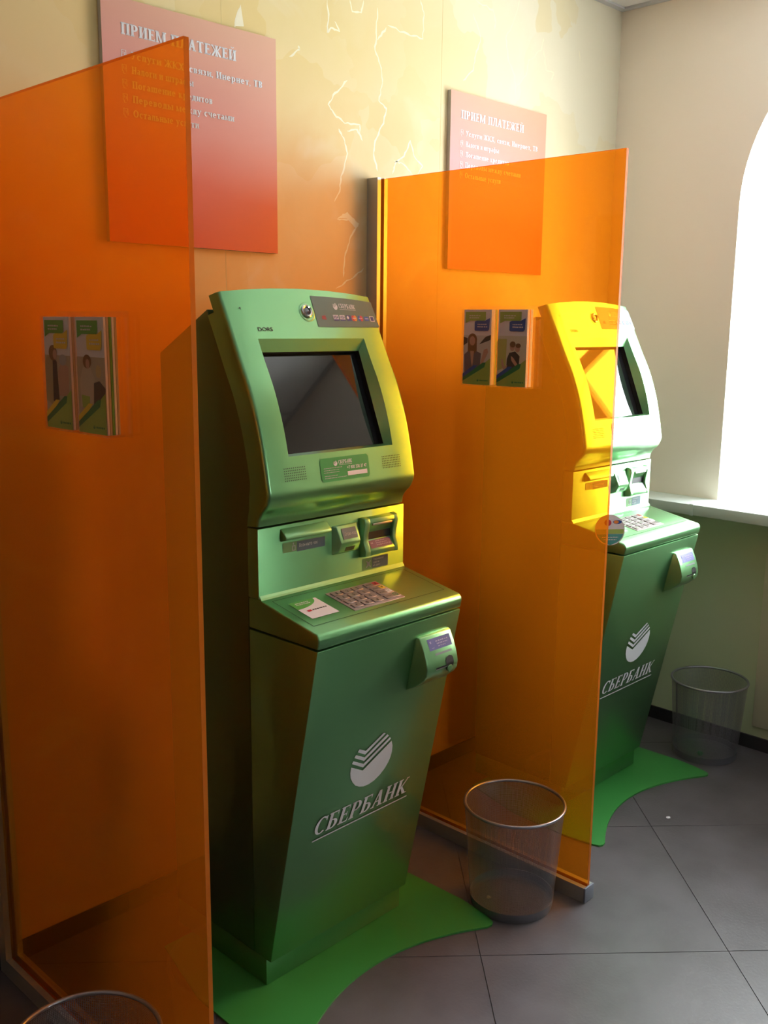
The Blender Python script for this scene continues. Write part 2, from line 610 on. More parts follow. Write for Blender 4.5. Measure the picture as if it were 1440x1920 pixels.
# ---- own serif capitals (unit cap height)
def serif(s, tk=.18, tn=.07, sp=.09):
    out = []
    x = 0

    def add(pts):
        out.append([(x + a, b) for a, b in pts])

    def R(x0, y0, x1, y1):
        add([(x0, y0), (x1, y0), (x1, y1), (x0, y1)])

    def stem(a, w=None, top=True, bot=True):
        w = w or tk
        R(a, 0, a + w, 1)
        if top:
            R(a - .06, 1 - tn, a + w + .06, 1)
        if bot:
            R(a - .06, 0, a + w + .06, tn)

    def diag(xa, ya, xb, yb, w):
        add([(xa, ya), (xa + w, ya), (xb + w, yb), (xb, yb)])

    def arc(cx, cy, rx, ry, a0, a1, t=None, th=None):
        t = t or tk
        th = th or tn
        n = 14
        for i in range(n):
            p0 = radians(a0 + (a1 - a0) * i / n)
            p1 = radians(a0 + (a1 - a0) * (i + 1) / n)
            add([(cx + rx * cos(p0), cy + ry * sin(p0)), (cx + rx * cos(p1), cy + ry * sin(p1)),
                 (cx + (rx - t) * cos(p1), cy + (ry - th) * sin(p1)), (cx + (rx - t) * cos(p0), cy + (ry - th) * sin(p0))])
    for ch in s:
        if ch == ' ':
            x += .36
            continue
        if ch == 'С':
            arc(.40, .5, .38, .51, 48, 312)
            R(.60, .70, .655, .98)
            w = .68
        elif ch == 'Б':
            stem(.06, None)
            R(.06, 1 - tn, .56, 1)
            add([(.49, 1), (.56, 1), (.56, .76), (.53, .76)])
            R(.2, .50, .33, .50 + tn)
            R(.2, 0, .33, tn)
            arc(.31, (.50 + tn) / 2, .30, (.50 + tn) / 2, -90, 90)
            w = .62
        elif ch == 'Е':
            stem(.06)
            R(.06, 1 - tn, .54, 1)
            add([(.47, 1), (.54, 1), (.54, .78), (.51, .78)])
            R(.2, .47, .44, .47 + tn)
            R(.41, .38, .45, .63)
            R(.06, 0, .56, tn)
            add([(.49, 0), (.56, 0), (.58, .24), (.54, .24)])
            w = .58
        elif ch == 'Р':
            stem(.06)
            R(.2, 1 - tn, .33, 1)
            R(.2, .42, .33, .42 + tn)
            arc(.31, .71, .30, .29, -90, 90)
            w = .62
        elif ch == 'А':
            diag(.06, 0, .30, 1, tn + .015)
            diag(.47, 0, .27, 1, tk)
            R(.14, .30, .46, .30 + tn)
            R(-.02, 0, .20, tn)
            R(.40, 0, .73, tn)
            w = .70
        elif ch in 'НПИЙ':
            stem(.06)
            stem(.48)
            if ch == 'Н':
                R(.2, .46, .5, .46 + tn)
            elif ch == 'П':
                R(.06, 1 - tn, .66, 1)
            else:
                add([(.20, .10), (.24, .06), (.52, .90), (.48, .94)])
                if ch == 'Й':
                    arc(.36, 1.28, .17, .17, 190, 350, .06, .07)
            w = .72
        elif ch == 'К':
            stem(.06)
            add([(.22, .44), (.29, .40), (.66, .98), (.58, 1.0)])
            add([(.30, .60), (.24, .48), (.50, 0), (.72, 0)])
            R(.52, 1 - tn, .72, 1)
            R(.46, 0, .78, tn)
            w = .72
        elif ch == 'Л':
            diag(.08, 0, .18, 1, tn + .04)
            stem(.44, None, False)
            R(.08, 1 - tn, .68, 1)
            R(-.02, 0, .20, tn)
            w = .68
        elif ch == 'М':
            stem(.04, tn + .03)
            stem(.66)
            add([(.04, 1), (.24, 1), (.50, .05), (.42, .0)])
            add([(.42, 0), (.48, .0), (.74, 1), (.67, 1)])
            w = .90
        elif ch == 'Т':
            stem(.24, None, False)
            R(.02, 1 - tn, .64, 1)
            R(.02, .78, .07, 1)
            R(.59, .78, .64, 1)
            w = .66
        elif ch == 'Ж':
            stem(.38)
            for sx in (1, -1):
                c0 = .47
                add([(c0 + sx * .06, .50), (c0 + sx * .13, .45), (c0 + sx * .46, .98), (c0 + sx * .36, 1)])
                add([(c0 + sx * .14, .60), (c0 + sx * .07, .50), (c0 + sx * .30, 0), (c0 + sx * .50, 0)])
                a_, b_ = sorted((c0 + sx * .28, c0 + sx * .50))
                R(a_, 1 - tn, b_, 1)
            w = .94
        elif ch in 'нпилмтгшьыв' or ch in 'У Х В О Ч'.split() or ch in 'осеаряуздчжфк,':
            h = .70 if ch.islower() else 1.0
            tk0 = tk * (.92 if h < 1 else 1)

            def S(a, ww=None, lo=0, hi=None, t=True, b=True):
                ww = ww or tk0
                hi_ = hi or h
                R(a, lo, a + ww, hi_)
                if t:
                    R(a - .05, hi_ - tn, a + ww + .05, hi_)
                if b:
                    R(a - .05, lo, a + ww + .05, lo + tn)
            if ch in 'нпи':
                S(.05)
                S(.40)
                if ch == 'н':
                    R(.15, .31, .45, .31 + tn)
                elif ch == 'п':
                    R(.05, h - tn, .5, h)
                else:
                    add([(.16, .06), (.22, .02), (.46, .62), (.40, .68)])
                w = .60
            elif ch == 'л':
                diag(.06, 0, .14, h, tn + .04)
                S(.36, None, 0, None, False)
                R(.06, h - tn, .50, h)
                w = .57
            elif ch == 'м':
                S(.04, tn + .03)
                S(.55)
                add([(.05, h), (.20, h), (.40, .05), (.33, 0)])
                add([(.33, 0), (.39, 0), (.60, h), (.53, h)])
                w = .76
            elif ch == 'т':
                S(.19, None, 0, None, False)
                R(.0, h - tn, .54, h)
                R(.0, .48, .05, h)
                R(.49, .48, .54, h)
                w = .54
            elif ch == 'г':
                S(.05)
                R(.05, h - tn, .43, h)
                R(.38, .46, .43, h)
                w = .45
            elif ch == 'ш':
                S(.05)
                S(.36)
                S(.67)
                R(.05, 0, .8, tn)
                w = .88
            elif ch in 'ьы':
                S(.05)
                R(.15, .36, .30, .36 + tn)
                R(.15, 0, .30, tn)
                arc(.28, (.36 + tn) / 2, .23, (.36 + tn) / 2, -90, 90, tk0)
                w = .53
                if ch == 'ы':
                    S(.60)
                    w = .80
            elif ch in 'вВ':
                S(.05)
                m_ = h * .50
                for y0_, y1_ in ((0, m_ + tn / 2), (m_ - tn / 2, h)):
                    R(.15, y0_, .28, y0_ + tn)
                    R(.15, y1_ - tn, .28, y1_)
                    arc(.26, (y0_ + y1_) / 2, .24 * (1 if h < 1 else 1.2), (y1_ - y0_) / 2, -90, 90, tk0)
                w = .53 if h < 1 else .60
            elif ch == 'о':
                arc(.30, h / 2, .28, h / 2, 0, 360, tk0)
                w = .60
            elif ch == 'О':
                arc(.42, h / 2, .40, h / 2, 0, 360)
                w = .84
            elif ch == 'с':
                arc(.29, h / 2, .27, h / 2, 45, 315, tk0)
                R(.43, .46, .49, .66)
                w = .52
            elif ch == 'е':
                arc(.29, h / 2, .27, h / 2, 0, 318, tk0)
                R(.12, .33, .54, .33 + tn)
                w = .58
            elif ch == 'а':
                arc(.23, .20, .21, .20, 0, 360, tk0 * .9)
                R(.32, .03, .32 + tk0, .50)
                R(.36, 0, .55, tn)
                arc(.27, .46, .22, .24, 0, 150, tk0)
                w = .55
            elif ch == 'р':
                S(.06, None, -.27)
                arc(.30, h / 2, .28, h / 2, -115, 115, tk0)
                w = .60
            elif ch == 'я':
                S(.38)
                R(.22, h - tn, .45, h)
                R(.22, .30, .45, .30 + tn)
                arc(.25, (.30 + h) / 2, .21, (h - .30) / 2, 90, 270, tk0)
                add([(.20, .32), (.34, .32), (.16, 0), (.0, 0)])
                w = .58
            elif ch in 'уУ':
                lo = -.27 if ch == 'у' else 0
                add([(.04, h), (.04 + tk0 + .02, h), (.36, .10 if h < 1 else .32), (.26, .02 if h < 1 else .26)])
                add([(.47, h), (.55, h), (.24, lo), (.13, lo)])
                R(.0, h - tn, .26, h)
                R(.40, h - tn, .62, h)
                R(.06, lo, .22, lo + tn + .03)
                w = .60
            elif ch == 'з':
                arc(.20, .52, .22, .19, -90, 150, tk0)
                arc(.20, .19, .25, .20, -150, 90, tk0)
                w = .48
            elif ch == 'д':
                diag(.12, .05, .17, h, tn + .04)
                S(.38, None, 0, None, False, False)
                R(.12, h - tn, .53, h)
                R(.0, 0, .62, tn)
                R(.0, -.15, .06, .05)
                R(.56, -.15, .62, .05)
                w = .62
            elif ch == 'ч':
                S(.40)
                R(.05, .40, .05 + tk0, h)
                R(.0, h - tn, .28, h)
                R(.12, .28, .45, .28 + tn)
                add([(.05, .42), (.05 + tk0, .42), (.25, .28), (.13, .28)])
                w = .60
            elif ch == 'ж':
                S(.32, None)
                for sx in (1, -1):
                    c0 = .32 + tk0 / 2
                    add([(c0 + sx * .06, .36), (c0 + sx * .12, .32), (c0 + sx * .38, h - .02), (c0 + sx * .29, h)])
                    add([(c0 + sx * .14, .42), (c0 + sx * .07, .34), (c0 + sx * .24, 0), (c0 + sx * .42, 0)])
                w = .80
            elif ch == 'ф':
                S(.34, None, -.27, .98)
                arc(.25, h / 2, .23, h / 2, 60, 300, tk0)
                arc(.34 + tk0 + .09, h / 2, .23, h / 2, -120, 120, tk0)
                w = .86
            elif ch == 'к':
                S(.05)
                add([(.18, .31), (.24, .27), (.51, .68), (.43, h)])
                add([(.26, .44), (.19, .34), (.38, 0), (.57, 0)])
                R(.34, 0, .60, tn)
                w = .58
            elif ch == 'Х':
                diag(.50, 0, .04, 1, tk)
                diag(.08, 0, .52, 1, tn + .02)
                for q_ in ((-.02, .28), (.42, .70)):
                    R(q_[0], 1 - tn, q_[1], 1)
                    R(q_[0], 0, q_[1], tn)
                w = .68
            else:
                R(.02, -.02, .16, .14)
                add([(.08, .0), (.16, .0), (.08, -.17), (.02, -.14)])
                w = .20
        else:
            w = .5
        x += w + sp
    return out, x - sp


def serif_fit(s, u0, u1, v0, cap, shear=0., vd=1, **k):
    """vd=-1 when the surface's v runs downwards"""
    P_, w = serif(s, **k)
    sc = (u1 - u0 - shear * cap) / w
    return join2d([[(u0 + a * sc + b * cap * shear, v0 + vd * b * cap) for a, b in q] for q in P_])


# bank emblem, in metres on the front panel (u right, v down the panel)
EMB = dict(
    s1=[(-.0531, .3121), (-.0291, .3254), (.0279, .2929), (.0349, .2968), (-.0291, .3356), (-.0571, .3194)],
    s2=[(-.0621, .3255), (-.029, .3438), (.0419, .3021), (.0489, .3081), (-.029, .354), (-.0661, .3325)],
    s3=[(-.068, .3408), (-.029, .3623), (.0539, .3142), (.0589, .3203), (-.029, .3725), (-.071, .3478)],
    body=[(-.072, .3571), (-.0279, .3817), (.0629, .3275), (.07, .3438), (.072, .3622), (.0701, .3775), (.0651, .391),
          (.0552, .4063), (.0402, .4200), (.0222, .4296), (.0032, .4338), (-.0148, .4330), (-.0308, .4275),
          (-.0458, .4184), (-.0579, .4051), (-.0679, .3888), (-.072, .3735)])
EMB_C = (0., .363)


def emblem(cu, cv, s, vd=-1):
    """emblem scaled by s about (cu, cv); vd=-1 for surfaces whose v goes up"""
    return join2d([[(cu + (a - EMB_C[0]) * s, cv + vd * (b - EMB_C[1]) * s) for a, b in q] for q in EMB.values()])


def plane_fn(o, eu, ev, n):
    o, eu, ev, n = map(Vector, (o, eu, ev, n))
    return lambda u, v, off: tuple(o + eu * u + ev * v + n * off)


def ticks(u0, u1, v, n, h, seed=1):
    """an illegible line of fine print: small strokes of uneven length"""
    r = random.Random(seed)
    vf = []
    u = u0
    while u < u1:
        w = (u1 - u0) / n * r.uniform(.5, 1.3)
        vf.append(rect2(u, min(u + w * .72, u1), v, v + h * r.uniform(.7, 1)))
        u += w
    return merge(*vf)


# ============================================================ setting
# floor: slab with recessed joints, diagonal tiles as parts
floor = struct(box('floor', LX, WX + .02, FY, 0.02, -.06, -.0025, GROUT))
P0 = Vector((.487, -.829))
D1 = Vector((.732, -.6815)).normalized()
D2 = Vector((-D1[1] * -1, 0)).normalized()
D2 = Vector((D1.y, -D1.x))
PITCH = .66


def clip(poly, ax, lim, keep_less):
    out = []
    for i in range(len(poly)):
        a, b = poly[i], poly[(i + 1) % len(poly)]
        ia = (a[ax] <= lim) if keep_less else (a[ax] >= lim)
        ib = (b[ax] <= lim) if keep_less else (b[ax] >= lim)
        if ia:
            out.append(a)
        if ia != ib:
            t = (lim - a[ax]) / (b[ax] - a[ax])
            out.append((a[0] + (b[0] - a[0]) * t, a[1] + (b[1] - a[1]) * t))
    return out


for i in range(-10, 11):
    for j in range(-10, 11):
        g = .0012
        q = []
        for a, b in ((g, g), (PITCH - g, g), (PITCH - g, PITCH - g), (g, PITCH - g)):
            p_ = P0 + D1 * (i * PITCH + a) + D2 * (j * PITCH + b)
            q.append((p_.x, p_.y))
        for ax, lim, kl in ((0, WX - .002, True), (0, LX + .002, False), (1, -.002, True), (1, FY + .002, False)):
            if len(q) >= 3:
                q = clip(q, ax, lim, kl)
        if len(q) < 3:
            continue
        area = abs(sum(q[k][0] * q[(k + 1) % len(q)][1] - q[(k + 1) % len(q)][0] * q[k][1] for k in range(len(q)))) / 2
        if area < .002:
            continue
        prism_z('tile', q, -.0025, 0, TILEM, floor)

# ceiling: suspended tiles in a metal grid
ceiling = struct(box('ceiling', LX, WX + .02, FY, .02, CZ + .02, CZ + .08, CEILM))
CP = .6
ys = [0.0]
while ys[-1] > FY:
    ys.append(max(FY, ys[-1] - CP))
xs = [WX]
while xs[-1] > LX:
    xs.append(max(LX, xs[-1] - CP))
for i in range(len(xs) - 1):
    for j in range(len(ys) - 1):
        box('ceiling_tile', xs[i + 1] + .012, xs[i] - .012, ys[j + 1] + .012, ys[j] - .012, CZ + .002, CZ + .018, CEILM, ceiling)
boxes('grid_bar', [(x - .012, x + .012, FY, 0, CZ - .003, CZ + .006) for x in xs[1:-1]] +
      [(LX, WX, y - .012, y + .012, CZ - .002, CZ + .006) for y in ys[1:-1]], TBAR, ceiling)
boxes('wall_angle', [(LX, WX, -.026, 0, CZ - .006, CZ + .005), (WX - .026, WX, FY, -.026, CZ - .006, CZ + .005)], TBAR, ceiling)

# walls
wall_back = struct(box('wall_back', LX - .02, WX + .02, 0, .15, -.06, CZ + .08, MURAL))
for x in (-.55, .325, 1.2):
    box('panel_seam', x - .0006, x + .0006, -.0003, 0, .06, CZ - .01, M('mural_seam', (.62, .50, .22), .8), wall_back)  # thin ochre line at the joint between mural panels
wall_left = struct(box('wall_left', LX - .15, LX, FY, 0, -.06, CZ + .08, M('left_wall_paint', (.45, .39, .31), .7)))

VEINS = [[(0.7, 2.534), (0.705, 2.488), (0.7, 2.447), (0.714, 2.463), (0.749, 2.46), (0.729, 2.483)], [(0.789, 2.554), (0.799, 2.525), (0.836, 2.53), (0.846, 2.566)], [(0.904, 2.558), (0.899, 2.487), (0.895, 2.436), (0.922, 2.391), (0.928, 2.349), (0.913, 2.295), (0.946, 2.278), (0.935, 2.233), (0.898, 2.176), (0.893, 2.131), (0.91, 2.088)], [(0.942, 2.51), (0.905, 2.467)], [(0.948, 2.518), (1.038, 2.511), (1.107, 2.51), (1.112, 2.581), (1.093, 2.621)], [(1.363, 2.681), (1.457, 2.67), (1.473, 2.634), (1.467, 2.609)], [(1.352, 2.636), (1.394, 2.57), (1.37, 2.511), (1.359, 2.461), (1.308, 2.421)], [(1.601, 2.734), (1.576, 2.671), (1.53, 2.597), (1.548, 2.527), (1.587, 2.485), (1.598, 2.412)], [(1.749, 2.64), (1.737, 2.596), (1.664, 2.549), (1.652, 2.496), (1.596, 2.445)], [(1.752, 2.599), (1.772, 2.534), (1.819, 2.534), (1.805, 2.505)], [(0.78, 2.331), (0.729, 2.287), (0.704, 2.252), (0.729, 2.228), (0.77, 2.209), (0.833, 2.214), (0.833, 2.189)], [(0.745, 2.191), (0.77, 2.159), (0.781, 2.125), (0.755, 2.057), (0.75, 2.013), (0.729, 1.982)], [(0.78, 2.189), (0.822, 2.198), (0.844, 2.169)], [(0.74, 1.932), (0.781, 1.953), (0.829, 1.924), (0.819, 1.912), (0.787, 1.935), (0.74, 1.932)], [(0.819, 1.912), (0.792, 1.877), (0.771, 1.823), (0.766, 1.763)], [(0.735, 1.728), (0.793, 1.756), (0.852, 1.793)], [(0.977, 2.088), (0.988, 2.12), (1.028, 2.147), (1.056, 2.197), (1.075, 2.153), (1.117, 2.127), (1.094, 2.101)], [(0.982, 2.127), (1.022, 2.124), (1.064, 2.098)], [(0.557, 2.356), (0.594, 2.382), (0.59, 2.391)], [(1.974, 2.641), (1.986, 2.603)], [(0.369, 2.394), (0.387, 2.445), (0.395, 2.401)]]


def vein_vf(pts, wmax):
    r = random.Random(int(pts[0][0] * 1000))
    P_ = []
    for k in range(len(pts) - 1):
        a, b = pts[k], pts[k + 1]
        n = 5
        L = sqrt((b[0] - a[0]) ** 2 + (b[1] - a[1]) ** 2)
        for i in range(n):
            t = i / n
            j = (r.uniform(-.05, .05) * L if i else 0)
            P_.append((a[0] + (b[0] - a[0]) * t - (b[1] - a[1]) / L * j, a[1] + (b[1] - a[1]) * t + (b[0] - a[0]) / L * j))
    P_.append(pts[-1])
    V, F = [], []
    for i, q in enumerate(P_):
        a = P_[max(0, i - 1)]
        b = P_[min(len(P_) - 1, i + 1)]
        L = sqrt((b[0] - a[0]) ** 2 + (b[1] - a[1]) ** 2) or 1
        w = wmax * r.uniform(.35, 1.)
        if i in (0, len(P_) - 1):
            w *= .25
        nx, nz = -(b[1] - a[1]) / L, (b[0] - a[0]) / L
        V += [(q[0] + nx * w, q[1] + nz * w), (q[0] - nx * w, q[1] - nz * w)]
    for i in range(len(P_) - 1):
        F.append((2 * i, 2 * i + 2, 2 * i + 3, 2 * i + 1))
    return V, F


back_fn = plane_fn((0, -.0002, 0), (1, 0, 0), (0, 0, 1), (0, -1, 0))
vf = merge(*[vein_vf(v, .0035) for v in VEINS])
vn = lay('printed_vein', vf[0], vf[1], back_fn, VEIN, wall_back, 0)
vf = merge(([(.367, 2.396), (.399, 2.402), (.389, 2.455)], [(0, 1, 2)]),
           ([(.742, 1.936), (.787, 1.937), (.781, 1.955)], [(0, 1, 2)]), ([(.787, 1.937), (.818, 1.912), (.828, 1.925), (.781, 1.955)], [(0, 1, 2, 3)]))
lay('printed_shard', vf[0], vf[1], back_fn, VEIN, wall_back, .0002)


# right wall with two arched openings
def arch_z(y, y0, y1):
    c = (y0 + y1) / 2
    d = min(abs(y - c), WR)
    return SPR + sqrt(max(0, WR * WR - d * d))


def arched_wall(name, X0, top, bottom, wins, mats, SILL=SILL):
    V, F, FM = [], [], []

    def quad(a, b, c, d, mi):
        n0 = len(V)
        V.extend([a, b, c, d])
        F.append((n0, n0 + 1, n0 + 2, n0 + 3))
        FM.append(mi)
    X1 = X0 + WT

    def panel(ya, yb, za, zb, za2=None, zb2=None):
        """wall from (ya..yb), za..zb at ya and za2..zb2 at yb"""
        za2 = za if za2 is None else za2
        zb2 = zb if zb2 is None else zb2
        for X in (X0, X1):
            quad((X, ya, za), (X, yb, za2), (X, yb, zb2), (X, ya, zb), 0 if za > .9 or zb > 1.2 else 1)
    edges = [top] + [q for w in wins for q in w] + [bottom]
    for k in range(0, len(edges), 2):
        panel(edges[k], edges[k + 1], -.06, SILL)
        panel(edges[k], edges[k + 1], SILL, CZ + .08)
    for (y0, y1) in wins:
        panel(y0, y1, -.06, SILL)
        N = 40
        pts = [(y0 + y1) / 2 + WR * cos(pi * i / N) for i in range(N + 1)]
        for i in range(N):
            a, b = pts[i], pts[i + 1]
            az, bz = arch_z(a, y0, y1), arch_z(b, y0, y1)
            for X in (X0, X1):
                quad((X, a, az), (X, b, bz), (X, b, CZ + .08), (X, a, CZ + .08), 0)
            quad((X0, a, az), (X1, a, az), (X1, b, bz), (X0, b, bz), 2)
        for y in (y0, y1):
            quad((X0, y, SILL), (X1, y, SILL), (X1, y, SPR), (X0, y, SPR), 2)
        quad((X0, y0, SILL), (X1, y0, SILL), (X1, y1, SILL), (X0, y1, SILL), 2)
    return obj(name, V, F, mats, None, fmats=FM, smooth=True)


wall_right = struct(arched_wall('wall_right', WX, .02, FY, WINS, [WR_UP, WR_LO, WALLW]))
FRONTW = M('front_wall_paint', (.70, .64, .50), .7)
wall_front = struct(arched_wall('wall_front', 0, WX + .02, LX - .15, [FWIN], [FRONTW, FRONTW, WALLW], FSILL))
wall_front.location = (0, FY, 0)
wall_front.rotation_euler.z = -pi / 2
# windows
for k, (y0, y1) in enumerate(WINS + [FWIN]):
    w = struct(bpy.data.objects.new('window_%d' % (k + 1), None))
    COL.objects.link(w)
    SL = FSILL if k >= 1 else SILL
    w.location = (WX + WT - .08, (y0 + y1) / 2, SL)
    if k >= 1:
        w.location = ((y0 + y1) / 2, FY - WT + .08, SL)
        w.rotation_euler.z = -pi / 2
    hw = WR
    sh = SPR - SL

    def ring(ro, ri):
        V, F = [], []
        N = 32
        outl = [(-hw + 0, 0), ] + [(-ro * cos(pi * i / N), sh + ro * sin(pi * i / N)) for i in range(N + 1)] + [(hw, 0)]
        inl = [(-ri, 0)] + [(-ri * cos(pi * i / N), sh + ri * sin(pi * i / N)) for i in range(N + 1)] + [(ri, 0)]
        n = len(outl)
        for X in (0, .06):
            V += [(X, a, b) for a, b in outl] + [(X, a, b) for a, b in inl]
        for i in range(n - 1):
            F.append((i, i + 1, n + i + 1, n + i))
            F.append((2 * n + i, 3 * n + i, 3 * n + i + 1, 2 * n + i + 1))
            F.append((n + i, n + i + 1, 3 * n + i + 1, 3 * n + i))
        return V, F
    V, F = ring(hw, hw - .05)
    obj('window_frame', V, F, FRAMEM, w)
    box('bottom_rail', 0, .06, -hw + .05, hw - .05, 0, .06, FRAMEM, w, .004)
    box('mullion', 0, .06, -.03, .03, .06, sh + hw - .05, FRAMEM, w, .004)
    box('transom', .002, .058, -hw + .05, hw - .05, sh - .03, sh + .03, FRAMEM, w, .004)
    for s in (-1, 1):
        ya, yb = sorted((s * .03, s * (hw - .05)))
        box('pane', .027, .033, ya, yb, .06, sh - .03, PANE, w)
        N = 14
        arcp = [(s * (hw - .05) * cos(pi / 2 * i / N), sh + (hw - .05) * sin(pi / 2 * i / N)) for i in range(N + 1)]
        arcp = [(a if abs(a) > .03 else s * .03, max(b, sh + .03)) for a, b in arcp] + [(s * .03, sh + .03)]
        n = len(arcp)
        V = [(.027, a, b) for a, b in arcp] + [(.033, a, b) for a, b in arcp]
        F = [tuple(range(n)), tuple(range(2 * n - 1, n - 1, -1))] + [(i, (i + 1) % n, (i + 1) % n + n, i + n) for i in range(n)]
        obj('pane', V, F, PANE, w)

# sill board along the whole right wall, projecting into the room
sill = struct(box('trim_1', WX - .17, WX - .0005, FY + .005, -.002, SILL - .042, SILL, SILLM, None, .004))
for y in (-.52, -2.1, -3.6):
    box('joint_clip', WX - .1715, WX - .168, y - .008, y + .008, SILL - .044, SILL + .0015, SILLM, sill, .0008)
# radiator panel below the window
rp = box('radiator_panel', WX - .014, WX - .0005, -2.0, -.755, .095, .785, CREAMPANEL, None, .004)
tag(rp, 'flat cream panel on the pale green wall below the windowsill', 'panel')

# baseboards in tiles
bb1 = struct(box('baseboard_back', LX + .01, WX - .01, -.008, -.0005, 0.001, .052, BBM))
x = WX - .012
while x > LX + .3:
    box('tile', x - .327, x, -.0105, -.008, .001, .053, BBM, bb1)
    x -= .33
bb2 = struct(box('baseboard_right', WX - .008, WX - .0005, FY + .01, -.012, .001, .052, BBM))
y = -.014
y1_ = -.36
seq = [(y, y1_)]
while y1_ > FY + .4:
    seq.append((y1_ - .003, y1_ - .33))
    y1_ -= .33
for a, b in seq:
    box('tile', WX - .0105, WX - .008, b, a, .001, .053, BBM, bb2)


# ============================================================ kiosk
W = .4876
HW = W / 2
PR = [(-.395, 1.69), (-.431, 1.62), (-.47, 1.54), (-.506, 1.469), (-.535, 1.39), (-.553, 1.318), (-.564, 1.262), (-.5665, 1.238), (-.556, 1.213),
      (-.538, 1.195), (-.529, 1.181), (-.5265, 1.166)]


def refine(pts, sub=4):
    out = []
    n = len(pts)
    for i in range(n - 1):
        p0, p1, p2, p3 = pts[max(i - 1, 0)], pts[i], pts[i + 1], pts[min(i + 2, n - 1)]
        for k in range(sub):
            t = k / sub
            out.append(tuple(.5 * ((2 * p1[d]) + (-p0[d] + p2[d]) * t + (2 * p0[d] - 5 * p1[d] + 4 * p2[d] - p3[d]) * t * t + (-p0[d] + 3 * p1[d] - 3 * p2[d] + p3[d]) * t ** 3) for d in (0, 1)))
    out.append(pts[-1])
    return out


PF = refine(PR, 4)


def py(z):
    for a, b in zip(PF[:-1], PF[1:]):
        if a[1] >= z >= b[1]:
            t = (a[1] - z) / (a[1] - b[1])
            return a[0] + (b[0] - a[0]) * t
    return PF[0][0] if z > PF[0][1] else PF[-1][0]


def pn(z):
    d = .004
    dy, dz = py(z + d) - py(z - d), 2 * d
    L = sqrt(dy * dy + dz * dz)
    return (-dz / L, dy / L)      # outward (towards -y)


def archz(x, z):
    f = max(0, min(1, (z - 1.62) / .07))
    return .014 * f * (1 - (x / HW) ** 2)


def head_fn(u, v, off):
    n = pn(v)
    return (u, py(v) + n[0] * off, v + n[1] * off + archz(u, v))


